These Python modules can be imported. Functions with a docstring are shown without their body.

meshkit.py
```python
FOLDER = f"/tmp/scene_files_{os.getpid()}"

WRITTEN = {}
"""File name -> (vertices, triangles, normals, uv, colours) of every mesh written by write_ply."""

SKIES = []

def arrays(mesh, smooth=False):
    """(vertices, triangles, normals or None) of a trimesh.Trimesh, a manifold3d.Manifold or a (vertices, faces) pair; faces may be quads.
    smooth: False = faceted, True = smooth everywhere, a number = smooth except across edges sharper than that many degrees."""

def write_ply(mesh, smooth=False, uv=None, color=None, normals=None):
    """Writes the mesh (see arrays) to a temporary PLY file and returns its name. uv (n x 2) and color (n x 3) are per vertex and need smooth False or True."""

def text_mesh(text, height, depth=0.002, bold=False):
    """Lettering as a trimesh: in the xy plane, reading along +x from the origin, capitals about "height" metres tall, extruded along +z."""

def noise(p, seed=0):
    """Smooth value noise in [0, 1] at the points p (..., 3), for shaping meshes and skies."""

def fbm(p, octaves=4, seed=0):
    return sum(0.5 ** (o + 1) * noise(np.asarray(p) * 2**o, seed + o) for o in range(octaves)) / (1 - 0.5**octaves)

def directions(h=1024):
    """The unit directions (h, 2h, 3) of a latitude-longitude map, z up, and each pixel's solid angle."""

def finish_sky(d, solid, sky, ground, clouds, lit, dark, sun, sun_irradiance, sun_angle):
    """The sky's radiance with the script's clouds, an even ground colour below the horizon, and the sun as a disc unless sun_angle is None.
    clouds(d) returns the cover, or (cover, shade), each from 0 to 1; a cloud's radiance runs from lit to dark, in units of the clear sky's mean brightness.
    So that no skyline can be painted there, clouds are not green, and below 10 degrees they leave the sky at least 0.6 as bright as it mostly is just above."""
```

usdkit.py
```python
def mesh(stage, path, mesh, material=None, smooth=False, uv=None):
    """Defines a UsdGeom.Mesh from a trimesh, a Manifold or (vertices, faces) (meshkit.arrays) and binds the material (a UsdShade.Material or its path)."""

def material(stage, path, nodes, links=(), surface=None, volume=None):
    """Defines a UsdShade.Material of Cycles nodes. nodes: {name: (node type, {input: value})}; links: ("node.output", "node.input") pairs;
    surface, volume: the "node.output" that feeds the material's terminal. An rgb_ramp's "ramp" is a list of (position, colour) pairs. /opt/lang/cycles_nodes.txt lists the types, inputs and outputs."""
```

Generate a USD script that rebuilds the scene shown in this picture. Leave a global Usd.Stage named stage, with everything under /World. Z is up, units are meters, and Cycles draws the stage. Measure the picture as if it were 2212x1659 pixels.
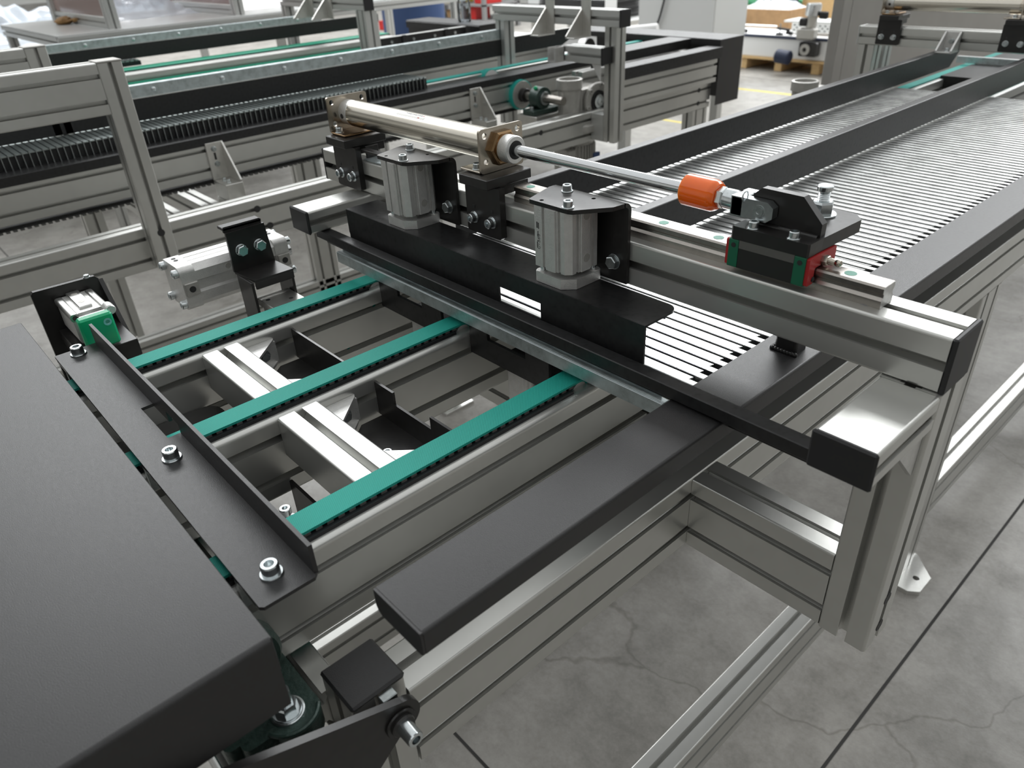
import math
import numpy as np
import trimesh
import usdkit
import meshkit
from pxr import Usd, UsdGeom, UsdLux, UsdShade, Gf, Sdf
from shapely.geometry import Polygon, Point, LineString, box as sbox
from shapely.ops import unary_union
from shapely import affinity

stage = Usd.Stage.CreateInMemory()
UsdGeom.SetStageUpAxis(stage, 'Z')
UsdGeom.SetStageMetersPerUnit(stage, 1.0)
UsdGeom.Xform.Define(stage, '/World')
UsdGeom.Scope.Define(stage, '/World/Looks')
Z0 = 1.277          # height of the lens above the floor; every z below is written relative to it
RNG = np.random.default_rng(7)

# ------------------------------------------------------------------ camera, sky, lamps, exposure
F_PX = 1598.05
R_WC = np.array([[0.67298865, 0.73818067, -0.04664306],
                 [0.35941333, -0.38148414, -0.85164072],
                 [-0.6464583, 0.5563804, -0.52204647]])      # world -> camera (x right, y down, z ahead)
cam = UsdGeom.Camera.Define(stage, '/World/camera')
cam.CreateHorizontalApertureAttr(36.0)
cam.CreateVerticalApertureAttr(27.0)
cam.CreateFocalLengthAttr(F_PX / 2212 * 36.0)
cam.CreateFStopAttr(9.0)
cam.CreateFocusDistanceAttr(0.75)
cam.CreateClippingRangeAttr(Gf.Vec2f(0.03, 200))
cam.CreateExposureAttr(0.0)
rx, ry, rz = R_WC[0], -R_WC[1], -R_WC[2]
cam.AddTransformOp().Set(Gf.Matrix4d(*rx, 0, *ry, 0, *rz, 0, 0, 0, Z0, 1))

dome = UsdLux.DomeLight.Define(stage, '/World/daylight')
dome.CreateIntensityAttr(0.3)
dome.CreateColorAttr(Gf.Vec3f(0.93, 0.97, 1.0))


def rect_light(name, x, y, z, w, h, power, rot=(0, 0, 0), color=(0.97, 0.99, 1.0)):
    l = UsdLux.RectLight.Define(stage, '/World/' + name)
    l.CreateWidthAttr(w); l.CreateHeightAttr(h); l.CreateIntensityAttr(power); l.CreateColorAttr(Gf.Vec3f(*color))
    l.AddTranslateOp().Set(Gf.Vec3d(x, y, z)); l.AddRotateXYZOp().Set(Gf.Vec3f(*rot))


CEIL = 7.0
# translucent roof sheets all over, and rows of clear skylights that show as bright bands in the metal
rect_light('roof_sheet', -8.0, 7.0, CEIL - 0.02, 34.0, 30.0, 0.66)
rect_light('skylight_row', -11.0, 3.2, CEIL - 0.08, 4.6, 8.0, 9.5)
rect_light('skylight_row_001', -4.5, 10.2, CEIL - 0.08, 11.0, 5.0, 8.5)
rect_light('skylight_row_002', -8.0, 20.0, CEIL - 0.08, 26.0, 4.0, 8.0)

# ------------------------------------------------------------------ scene-graph helpers
COUNT, ORIGIN = {}, {}


def numbered(parent, name):
    k = COUNT.get((parent, name), 0)
    COUNT[(parent, name)] = k + 1
    return name if k == 0 else '%s_%03d' % (name, k)


def meta(prim, label=None, cat=None, group=None, kind=None):
    for k, v in (('label', label), ('category', cat), ('group', group), ('kind', kind)):
        if v:
            prim.SetCustomDataByKey(k, v)


def thing(name, label, cat, loc=(0, 0, -Z0), group=None, kind=None):
    path = '/World/' + numbered('/World', name)
    x = UsdGeom.Xform.Define(stage, path)
    x.AddTranslateOp().Set(Gf.Vec3d(loc[0], loc[1], loc[2] + Z0))
    ORIGIN[path] = np.array(loc, float)
    meta(x.GetPrim(), label, cat, group, kind)
    return path


def part(parent, name, mesh, mat, label=None, smooth=32, kind=None):
    """mesh in lens-relative world coordinates becomes a child mesh of parent."""
    path = parent + '/' + numbered(parent, name)
    o = ORIGIN[parent]
    m = mesh.copy()
    m.apply_translation(-o)
    p = usdkit.mesh(stage, path, m, M[mat], smooth=smooth)
    ORIGIN[path] = o
    meta(p.GetPrim(), label, None, None, kind)
    return path


def struct(name, mesh, mat, label=None, smooth=False):
    m = mesh.copy(); m.apply_translation([0, 0, Z0])
    path = '/World/' + numbered('/World', name)
    p = usdkit.mesh(stage, path, m, M[mat], smooth=smooth)
    ORIGIN[path] = np.array([0, 0, -Z0], float)
    meta(p.GetPrim(), label, None, None, 'structure')
    return path


def copy_thing(src, dx, dy, dz, label=None, group=None, rotz=0.0):
    """another instance of a finished thing, moved by dx, dy, dz (and turned about its own base)."""
    base = src.rsplit('/', 1)[1]
    if base[-4:-3] == '_' and base[-3:].isdigit():
        base = base[:-4]
    path = '/World/' + numbered('/World', base)
    x = UsdGeom.Xform.Define(stage, path)
    o = ORIGIN[src] + np.array([dx, dy, dz])
    x.GetPrim().GetReferences().AddInternalReference(src)
    x.ClearXformOpOrder()
    x.AddTranslateOp(opSuffix='copy').Set(Gf.Vec3d(o[0], o[1], o[2] + Z0))
    if rotz:
        x.AddRotateZOp(opSuffix='copy').Set(rotz)
    x.GetPrim().SetInstanceable(True)
    was = stage.GetPrimAtPath(src).GetCustomData()
    meta(x.GetPrim(), label or was.get('label'), was.get('category'), group or was.get('group'))
    return path


# ------------------------------------------------------------------ shape helpers
def cat(*ms):
    out = []
    for m in ms:
        out += m if isinstance(m, list) else [m]
    return trimesh.util.concatenate(out)


def bx(x0, x1, y0, y1, z0, z1, c=0.0006):
    """box with chamfered edges"""
    x0, x1 = min(x0, x1), max(x0, x1); y0, y1 = min(y0, y1), max(y0, y1); z0, z1 = min(z0, z1), max(z0, z1)
    c = min(c, (x1 - x0) * .45, (y1 - y0) * .45, (z1 - z0) * .45)
    if c <= 0:
        return trimesh.creation.box(bounds=[[x0, y0, z0], [x1, y1, z1]])
    pts = []
    for sx in (0, 1):
        for sy in (0, 1):
            for sz in (0, 1):
                X, Y, Z = (x1 if sx else x0), (y1 if sy else y0), (z1 if sz else z0)
                dx, dy, dz = (-c if sx else c), (-c if sy else c), (-c if sz else c)
                pts += [[X, Y + dy, Z + dz], [X + dx, Y, Z + dz], [X + dx, Y + dy, Z]]
    return trimesh.convex.convex_hull(np.array(pts))


AX = {'x': np.array([[0, 0, 1], [1, 0, 0], [0, 1, 0]], float),      # polygon (u,v) = (y,z), extruded along x
      'y': np.array([[1, 0, 0], [0, 0, 1], [0, 1, 0]], float),      # (x,z) along y
      'z': np.eye(3)}                                               # (x,y) along z


def ext(poly, axis, a0, a1):
    a0, a1 = min(a0, a1), max(a0, a1)
    polys = [poly] if isinstance(poly, Polygon) else list(poly.geoms)
    out = []
    for g in polys:
        g = g.simplify(1e-6)
        m = trimesh.creation.extrude_polygon(g, a1 - a0, engine='earcut')
        v = np.array(m.vertices); v[:, 2] += a0
        f = np.array(m.faces)
        v = v @ AX[axis].T
        if np.linalg.det(AX[axis]) < 0:
            f = f[:, ::-1]
        out.append(trimesh.Trimesh(v, f, process=False))
    return cat(out)


def frame_of(d):
    d = np.asarray(d, float); d = d / np.linalg.norm(d)
    a = np.array([0, 0, 1.0]) if abs(d[2]) < .9 else np.array([1.0, 0, 0])
    u = np.cross(a, d); u /= np.linalg.norm(u)
    return np.stack([u, np.cross(d, u), d], 1)


def lathe(p0, d, prof, n=28):
    """prof: list of (distance along d, radius); closed when it starts and ends on radius 0"""
    Fm = frame_of(d); p0 = np.asarray(p0, float)
    ang = np.linspace(0, 2 * np.pi, n, endpoint=False)
    V, Fc = [], []
    ring = np.stack([np.cos(ang), np.sin(ang)], 1)
    for h, r in prof:
        V.append(np.c_[ring * max(r, 1e-6), np.full(n, h)])
    k = len(prof)
    for i in range(k - 1):
        for j in range(n):
            a, b = i * n + j, i * n + (j + 1) % n
            Fc += [[a, b, b + n], [a, b + n, a + n]]
    V = np.vstack(V)
    m = trimesh.Trimesh(V @ Fm.T + p0, np.array(Fc), process=False)
    return m


def cyl(p0, p1, r, n=28, c=0.0):
    p0, p1 = np.asarray(p0, float), np.asarray(p1, float)
    L = np.linalg.norm(p1 - p0)
    if c:
        pr = [(0, 0), (0, r - c), (c, r), (L - c, r), (L, r - c), (L, 0)]
    else:
        pr = [(0, 0), (0, r), (L, r), (L, 0)]
    return lathe(p0, p1 - p0, pr, n)


def tube(p0, p1, r, ri, n=28, c=0.0005):
    p0, p1 = np.asarray(p0, float), np.asarray(p1, float)
    L = np.linalg.norm(p1 - p0)
    return lathe(p0, p1 - p0, [(0, ri), (0, r - c), (c, r), (L - c, r), (L, r - c), (L, ri), (0, ri)], n)


def sweep(pts, r, n=10):
    """round wire through pts"""
    pts = np.asarray(pts, float)
    V, Fc = [], []
    t = np.gradient(pts, axis=0)
    ang = np.linspace(0, 2 * np.pi, n, endpoint=False)
    for p, d in zip(pts, t):
        Fm = frame_of(d)
        V.append(p + r * (np.outer(np.cos(ang), Fm[:, 0]) + np.outer(np.sin(ang), Fm[:, 1])))
    k = len(pts)
    for i in range(k - 1):
        for j in range(n):
            a, b = i * n + j, i * n + (j + 1) % n
            Fc += [[a, b, b + n], [a, b + n, a + n]]
    V.append(pts[[0, -1]])
    for j in range(n):
        Fc += [[k * n, (j + 1) % n, j], [k * n + 1, (k - 1) * n + j, (k - 1) * n + (j + 1) % n]]
    return trimesh.Trimesh(np.vstack(V), np.array(Fc), process=False)


def rrect(u0, u1, v0, v1, r, q=4):
    u0, u1 = min(u0, u1), max(u0, u1); v0, v1 = min(v0, v1), max(v0, v1)
    r = min(r, (u1 - u0) / 2 - 1e-5, (v1 - v0) / 2 - 1e-5)
    return sbox(u0 + r, v0 + r, u1 - r, v1 - r).buffer(r, quad_segs=q)


P45 = 0.045


def tslot(u0, u1, v0, v1, sides='LRTB', r=0.0026, ow=0.0041, lip=0.0026, iw=0.0078, dep=0.0125):
    """45 mm module slotted aluminium extrusion; sides: which faces carry slots (L = u0, R = u1, T = v1, B = v0)"""
    u0, u1 = min(u0, u1), max(u0, u1); v0, v1 = min(v0, v1), max(v0, v1)
    g = rrect(u0, u1, v0, v1, r)
    cuts = []

    def centers(a, b):
        n = max(1, int(round((b - a) / P45)))
        w = (b - a) / n
        return [a + w * (i + .5) for i in range(n)]
    short_u, short_v = min(1, (u1 - u0) / P45), min(1, (v1 - v0) / P45)
    for s in sides:
        if s in 'LR':
            x, sg = (u0, 1) if s == 'L' else (u1, -1)
            d = dep * short_u
            for c in centers(v0, v1):
                cuts.append(sbox(*sorted((x - sg * .001, x + sg * (lip + .0005)))[:1], c - ow, sorted((x - sg * .001, x + sg * (lip + .0005)))[1], c + ow))
                a, b = sorted((x + sg * lip, x + sg * d))
                cuts.append(Polygon([(x + sg * lip, c - iw), (x + sg * lip, c + iw), (x + sg * (lip + .004), c + iw), (x + sg * d, c + ow), (x + sg * d, c - ow), (x + sg * (lip + .004), c - iw)]))
        else:
            y, sg = (v0, 1) if s == 'B' else (v1, -1)
            d = dep * short_v
            for c in centers(u0, u1):
                a, b = sorted((y - sg * .001, y + sg * (lip + .0005)))
                cuts.append(sbox(c - ow, a, c + ow, b))
                cuts.append(Polygon([(c - iw, y + sg * lip), (c + iw, y + sg * lip), (c + iw, y + sg * (lip + .004)), (c + ow, y + sg * d), (c - ow, y + sg * d), (c - iw, y + sg * (lip + .004))]))
    return g.difference(unary_union(cuts)) if cuts else g


def prof(axis, a0, a1, u0, u1, v0, v1, sides='LRTB', r=0.0026):
    return ext(tslot(u0, u1, v0, v1, sides, r), axis, a0, a1)


def plate(poly, axis, a0, a1):
    return ext(poly, axis, a0, a1)


def hexa(p, d, across, h, rot=0.0, dome=0.0):
    """hexagon prism from p along d, with a washer-face chamfer"""
    R = across / math.sqrt(3)
    Fm = frame_of(d)
    ang = np.arange(6) * np.pi / 3 + rot
    ring = np.stack([np.cos(ang), np.sin(ang)], 1)
    pts = np.vstack([np.c_[ring * R, np.zeros(6)], np.c_[ring * R, np.full(6, h * .82)], np.c_[ring * R * .88, np.full(6, h)]])
    m = trimesh.convex.convex_hull(pts)
    m.apply_transform(np.vstack([np.c_[Fm, np.asarray(p, float)], [0, 0, 0, 1]]))
    return m


def cap_screw(p, d, M_=0.008, head=None):
    """hexagon-socket cap screw head on a washer: list of (name, mesh)"""
    p = np.asarray(p, float); d = np.asarray(d, float) / np.linalg.norm(d)
    hr, hh = M_ * .8, M_
    wr, wt = M_ * 1.03, M_ * .2
    q = p + d * wt
    Fm = frame_of(d)
    hx = M_ * .43
    n = 24
    head = lathe(q, d, [(0, 0), (0, hr), (hh * .88, hr), (hh, hr * .9), (hh, hx * 1.03), (hh * .4, hx * .98), (hh * .4, 0)], 24)
    washer = lathe(p, d, [(0, 0), (0, wr), (wt * .7, wr), (wt, wr * .96), (wt, 0)], 28)
    return washer, head


def add_screw(parent, p, d, size=0.008, name='bolt'):
    w, h = cap_screw(p, d, size)
    b = part(parent, name, h, 'zinc')
    part(b, 'washer', w, 'zinc')
    return b


def add_hexbolt(parent, p, d, across=0.013, h=0.0055, wr=0.0085, rot=0.3, name='bolt', mat='zinc_dull'):
    p = np.asarray(p, float); d = np.asarray(d, float)
    b = part(parent, name, hexa(p + d * .0016, d, across, h, rot), mat, smooth=False)
    part(b, 'washer', lathe(p, d, [(0, 0), (0, wr), (.0013, wr), (.0016, wr * .95), (.0016, 0)], 24), mat)
    return b

# ------------------------------------------------------------------ materials
M = {}


def mat(name, color, rough=.4, metal=0.0, spec=.5, noise=0.0, nscale=40., bump=0.0, bscale=400., rvar=0.0, coat=0.0, extra=None, stretch=None):
    """principled surface; noise: lightness variation of the colour; bump: fine relief; stretch: brushed direction scale"""
    nodes = {'tc': ('texture_coordinate', {}), 'p': ('principled_bsdf', dict(base_color=color, roughness=rough, metallic=metal, specular_ior_level=spec, coat_weight=coat, **(extra or {})))}
    links = []
    src = 'tc.object'
    if stretch:
        nodes['map'] = ('mapping', {'mapping_type': 'point', 'scale': stretch})
        links.append(('tc.object', 'map.vector')); src = 'map.vector'
    if noise or rvar:
        nodes['n'] = ('noise_texture', {'scale': nscale, 'detail': 5.0, 'roughness': .6})
        links.append((src, 'n.vector'))
    if noise:
        c = np.array(color)
        nodes['r'] = ('rgb_ramp', {'ramp': [(.3, tuple(c * (1 - noise))), (.7, tuple(np.minimum(c * (1 + noise), 1)))]})
        links += [('n.fac', 'r.fac'), ('r.color', 'p.base_color')]
    if rvar:
        nodes['mr'] = ('map_range', {'from_min': .3, 'from_max': .7, 'to_min': rough - rvar, 'to_max': rough + rvar})
        links += [('n.fac', 'mr.value'), ('mr.result', 'p.roughness')]
    if bump:
        nodes['bn'] = ('noise_texture', {'scale': bscale, 'detail': 3.0})
        nodes['b'] = ('bump', {'strength': bump, 'distance': .0006})
        links += [(src, 'bn.vector'), ('bn.fac', 'b.height'), ('b.normal', 'p.normal')]
    M[name] = usdkit.material(stage, '/World/Looks/' + name, nodes, links, surface='p.BSDF')


mat('alu', (.60, .60, .575), .34, .82, noise=.03, nscale=30)
mat('alu_far', (.56, .565, .55), .42, .7)
mat('alu_bright', (.74, .74, .72), .26, .95, noise=.04, nscale=200)
mat('alu_machined', (.66, .65, .62), .33, .9, noise=.05, nscale=90, bump=.15, bscale=900)
mat('alu_cast', (.66, .655, .64), .45, .75, noise=.06, nscale=120, bump=.4, bscale=700)
mat('galvanised', (.50, .56, .57), .36, .8, noise=.12, nscale=60, rvar=.06)
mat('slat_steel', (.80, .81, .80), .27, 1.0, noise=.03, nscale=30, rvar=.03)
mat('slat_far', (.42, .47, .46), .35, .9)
mat('powder_black', (.018, .0175, .018), .40, 0, .55, noise=.15, nscale=300, bump=.25, bscale=1400, rvar=.03)
mat('steel_black', (.016, .015, .0145), .30, 0, .5, noise=.1, nscale=40, rvar=.02)
mat('sheet_black', (.012, .012, .0125), .36, 0, .5, noise=.2, nscale=150, rvar=.04)
mat('cap_black', (.016, .016, .017), .5, 0, .4)
mat('slide_black', (.011, .0115, .013), .35, 0, .5)
mat('rubber_black', (.02, .02, .02), .6, 0, .3)
mat('tooth_grey', (.09, .09, .085), .6, 0, .3)
mat('zinc', (.66, .70, .71), .22, 1.0, noise=.08, nscale=300)
mat('zinc_dull', (.40, .43, .43), .36, 1.0, noise=.15, nscale=250)
mat('chrome', (.66, .68, .69), .14, 1.0)
mat('stainless_warm', (.62, .585, .51), .22, 1.0, noise=.03, nscale=20)
mat('nickel_plate', (.52, .47, .40), .2, 1.0, noise=.08, nscale=60)
mat('bronze_tint', (.34, .22, .12), .25, 1.0, noise=.2, nscale=80)
mat('rail_steel', (.40, .375, .345), .27, 1.0, noise=.06, nscale=25, rvar=.03)
mat('rail_end', (.62, .62, .61), .4, .8, noise=.1, nscale=200)
mat('plug_green', (.10, .36, .27), .5)
mat('end_green', (.006, .12, .06), .42)
mat('scraper_red', (.40, .018, .02), .38)
mat('carriage_dark', (.022, .022, .021), .4, .2)
mat('carriage_grey', (.17, .165, .155), .42, .6)
mat('orange', (.90, .15, .004), .16, 0, .5, coat=.5, extra={'subsurface_weight': .25, 'subsurface_scale': .006, 'subsurface_radius': (1, .3, .05)})
mat('clear_plastic', (.9, .6, .4), .08, 0, .5, extra={'transmission_weight': .6})
mat('pad_green', (.004, .34, .16), .32, 0, .5, extra={'subsurface_weight': .2, 'subsurface_scale': .004, 'subsurface_radius': (.3, 1, .5)})
mat('cast_green', (.035, .062, .052), .36, .25, noise=.25, nscale=200, bump=1.0, bscale=260)
mat('motor_grey', (.42, .41, .385), .42, .5, noise=.08, nscale=120, bump=.25, bscale=500)
mat('pvc_grey', (.30, .305, .30), .5)
mat('white_paint', (.72, .72, .71), .4)
mat('cabinet_white', (.55, .56, .555), .5)
mat('housing_steel', (.36, .345, .325), .5, .45, noise=.05, nscale=8)
mat('red', (.45, .015, .012), .5)
mat('blue', (.02, .05, .14), .55)
mat('dark_blue', (.012, .02, .05), .6)
mat('yellow', (.72, .50, .03), .5)
mat('green_fabric', (.01, .16, .06), .6)
mat('cardboard', (.42, .26, .13), .8, noise=.12, nscale=12)
mat('wood', (.62, .42, .20), .7, noise=.18, nscale=14, stretch=(8, 1, 8))
mat('paper', (.8, .8, .8), .8)
mat('glove', (.28, .16, .06), .8, noise=.3, nscale=60)
mat('label_white', (.72, .70, .66), .4)
mat('ink', (.05, .05, .05), .6)
mat('ink_red', (.55, .06, .04), .6)
mat('tape_yellow', (.55, .46, .12), .7, noise=.2, nscale=30)
mat('joint_dark', (.035, .034, .032), .9)
mat('wall_paint', (.62, .62, .60), .8)
mat('ceiling_paint', (.42, .43, .44), .8)
mat('bench_top', (.55, .56, .55), .22, .25, .6)
mat('shelf_grey', (.22, .22, .22), .5, .3)
mat('plug_dark', (.02, .02, .02), .6)


def special_materials():
    # woven green belt: fine diagonal ribs
    M['belt_green'] = usdkit.material(stage, '/World/Looks/belt_green', {
        'tc': ('texture_coordinate', {}),
        'w': ('wave_texture', {'wave_type': 'bands', 'bands_direction': 'diagonal', 'scale': 300.0, 'distortion': .6, 'detail': 1.0, 'detail_scale': 3.0}),
        'w2': ('wave_texture', {'wave_type': 'bands', 'bands_direction': 'y', 'scale': 420.0, 'distortion': .4}),
        'm': ('mix', {'mix_type': 'multiply', 'fac': .6}),
        'r': ('rgb_ramp', {'ramp': [(0, (.006, .27, .215)), (1, (.018, .40, .33))]}),
        'b': ('bump', {'strength': .25, 'distance': .0004}),
        'p': ('principled_bsdf', {'roughness': .62, 'specular_ior_level': .35})},
        [('tc.object', 'w.vector'), ('tc.object', 'w2.vector'), ('w.color', 'm.color1'), ('w2.color', 'm.color2'), ('m.color', 'r.fac'), ('m.color', 'b.height'),
         ('r.color', 'p.base_color'), ('b.normal', 'p.normal')], surface='p.BSDF')
    M['belt_far'] = usdkit.material(stage, '/World/Looks/belt_far', {'p': ('principled_bsdf', {'base_color': (.008, .32, .19), 'roughness': .5})}, [], surface='p.BSDF')
    M['belt_teal'] = usdkit.material(stage, '/World/Looks/belt_teal', {'p': ('principled_bsdf', {'base_color': (.01, .34, .29), 'roughness': .55})}, [], surface='p.BSDF')
    # polished, stained concrete
    M['concrete'] = usdkit.material(stage, '/World/Looks/concrete', {
        'g': ('geometry', {}),
        'n1': ('noise_texture', {'scale': 2.2, 'detail': 8.0, 'roughness': .62, 'distortion': .4}),
        'n2': ('noise_texture', {'scale': 14.0, 'detail': 9.0, 'roughness': .7}),
        'n3': ('noise_texture', {'scale': 95.0, 'detail': 4.0, 'roughness': .7}),
        'mx': ('math', {'math_type': 'multiply_add', 'value2': .5, 'value3': 0.0}),
        'my': ('math', {'math_type': 'multiply_add', 'value2': .38}),
        'mz': ('math', {'math_type': 'multiply_add', 'value2': .16}),
        'r': ('rgb_ramp', {'ramp': [(.30, (.105, .098, .088)), (.44, (.20, .19, .172)), (.55, (.285, .272, .25)), (.68, (.37, .36, .335))]}),
        'v': ('voronoi_texture', {'feature': 'distance_to_edge', 'scale': 1.1, 'randomness': 1.0}),
        'vn': ('noise_texture', {'scale': 5.0, 'detail': 4.0}),
        'vm': ('mix', {'mix_type': 'mix', 'fac': .16}),
        'vr': ('rgb_ramp', {'ramp': [(0, (.55, .53, .5)), (.0035, (1, 1, 1)), (1, (1, 1, 1))]}),
        'mu': ('mix', {'mix_type': 'multiply', 'fac': .7}),
        'mr': ('map_range', {'from_min': .35, 'from_max': .65, 'to_min': .52, 'to_max': .34}),
        'b': ('bump', {'strength': .15, 'distance': .002}),
        'p': ('principled_bsdf', {'specular_ior_level': .45})},
        [('g.position', 'n1.vector'), ('g.position', 'n2.vector'), ('g.position', 'n3.vector'), ('n1.fac', 'mx.value1'), ('n2.fac', 'my.value1'), ('mx.value', 'my.value3'),
         ('n3.fac', 'mz.value1'), ('my.value', 'mz.value3'), ('mz.value', 'r.fac'), ('g.position', 'vn.vector'), ('g.position', 'vm.color1'), ('vn.color', 'vm.color2'), ('vm.color', 'v.vector'), ('v.distance', 'vr.fac'),
         ('r.color', 'mu.color1'), ('vr.color', 'mu.color2'), ('mu.color', 'p.base_color'), ('n1.fac', 'mr.value'), ('mr.result', 'p.roughness'), ('n3.fac', 'b.height'), ('b.normal', 'p.normal')], surface='p.BSDF')
    # tinted guard panel: see-through with a sheen
    M['guard_panel'] = usdkit.material(stage, '/World/Looks/guard_panel', {
        'f': ('fresnel', {'IOR': 1.5}), 't': ('transparent_bsdf', {'color': (.80, .66, .62)}), 'd': ('diffuse_bsdf', {'color': (.62, .46, .43)}),
        'g': ('glossy_bsdf', {'color': (1, 1, 1), 'roughness': .08}), 'm0': ('mix_closure', {'fac': .5}), 'm': ('mix_closure', {})},
        [('t.BSDF', 'm0.closure1'), ('d.BSDF', 'm0.closure2'), ('f.fac', 'm.fac'), ('m0.closure', 'm.closure1'), ('g.BSDF', 'm.closure2')], surface='m.closure')
    M['film'] = usdkit.material(stage, '/World/Looks/film', {
        't': ('transparent_bsdf', {'color': (.9, .94, .98)}), 'g': ('principled_bsdf', {'base_color': (.75, .80, .86), 'roughness': .18}), 'm': ('mix_closure', {'fac': .6})},
        [('t.BSDF', 'm.closure1'), ('g.BSDF', 'm.closure2')], surface='m.closure')
    M['bottle'] = usdkit.material(stage, '/World/Looks/bottle', {
        'f': ('fresnel', {'IOR': 1.4}), 't': ('transparent_bsdf', {'color': (.86, .9, .93)}), 'g': ('glossy_bsdf', {'color': (1, 1, 1), 'roughness': .05}), 'm': ('mix_closure', {})},
        [('f.fac', 'm.fac'), ('t.BSDF', 'm.closure1'), ('g.BSDF', 'm.closure2')], surface='m.closure')


special_materials()

# ------------------------------------------------------------------ the hall
struct('floor', bx(-30, 12, -10, 26, -Z0 - .1, -Z0, 0), 'concrete')
struct('ceiling', bx(-30, 12, -10, 26, CEIL - Z0, CEIL - Z0 + .1, 0), 'ceiling_paint')
struct('wall_left', bx(-30.2, -30, -10, 26, -Z0, CEIL - Z0, 0), 'wall_paint')
struct('wall_right', bx(12, 12.2, -10, 26, -Z0, CEIL - Z0, 0), 'wall_paint')
struct('wall_back', bx(-30, 12, 26, 26.2, -Z0, CEIL - Z0, 0), 'wall_paint')
struct('wall_front', bx(-30, 12, -10.2, -10, -Z0, CEIL - Z0, 0), 'wall_paint')
struct('trim_1', cat(bx(-.233, -.2275, -9, 25, -Z0, -Z0 + .0008, 0), bx(-29, 11, .440, .4455, -Z0, -Z0 + .0008, 0), bx(-29, 11, 6.6, 6.605, -Z0, -Z0 + .0008, 0)), 'joint_dark', 'dark saw-cut joints in the concrete floor')
struct('trim_2', bx(-9.0, -2.6, 6.05, 6.11, -Z0, -Z0 + .0006, 0), 'tape_yellow', 'worn yellow marking line on the floor before the pallet')
struct('trim_3', bx(-3.9, -2.9, 4.72, 4.76, -Z0, -Z0 + .0006, 0), 'tape_yellow', 'short yellow marking line on the floor')

# ------------------------------------------------------------------ belt conveyor frame (near section) and long side rail
XB0, XB1 = -.3756, -.3306            # right side rail
ZR = -.4865                          # top of the side rails
fr = thing('conveyor_frame', 'slotted aluminium frame of the near conveyor carrying the three green belts', 'conveyor frame')
part(fr, 'side_rail', prof('y', .1655, 3.4, XB0, XB1, ZR - .09, ZR), 'alu')
part(fr, 'side_rail', prof('y', .1655, 3.4, -.9240, -.8790, ZR - .09, ZR), 'alu')
part(fr, 'cross_rail', prof('x', XB1 + .0002, -.1780, .521, .566, -.578, -.488), 'alu')
part(fr, 'cross_rail', prof('x', -.8788, XB0 - .0002, .0895, .1345, ZR - .045, ZR), 'alu')
part(fr, 'cross_rail', prof('x', -.8788, XB0 - .0002, .560, .605, ZR - .09, ZR), 'alu')
for (x0, x1) in ((XB0, XB1), (-.9240, -.8790)):
    part(fr, 'leg', prof('z', -Z0 + .012, -.4675, x0, x1, .119, .164), 'alu')
    part(fr, 'leg_cap', bx(x0 - .0005, x1 + .0005, .1185, .1645, -.4675, -.4632, .0018), 'powder_black')
    part(fr, 'leg', prof('z', -Z0 + .012, ZR - .09, x0, x1, 1.365, 1.455), 'alu')
    part(fr, 'leg', prof('z', -Z0 + .012, ZR - .09, x0, x1, 3.0, 3.09), 'alu')
    part(fr, 'stretcher', prof('y', .1645, 1.3648, x0, x1, -1.125, -1.035), 'alu')
    part(fr, 'stretcher', prof('y', 1.4552, 2.9998, x0, x1, -1.125, -1.035), 'alu')
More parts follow.
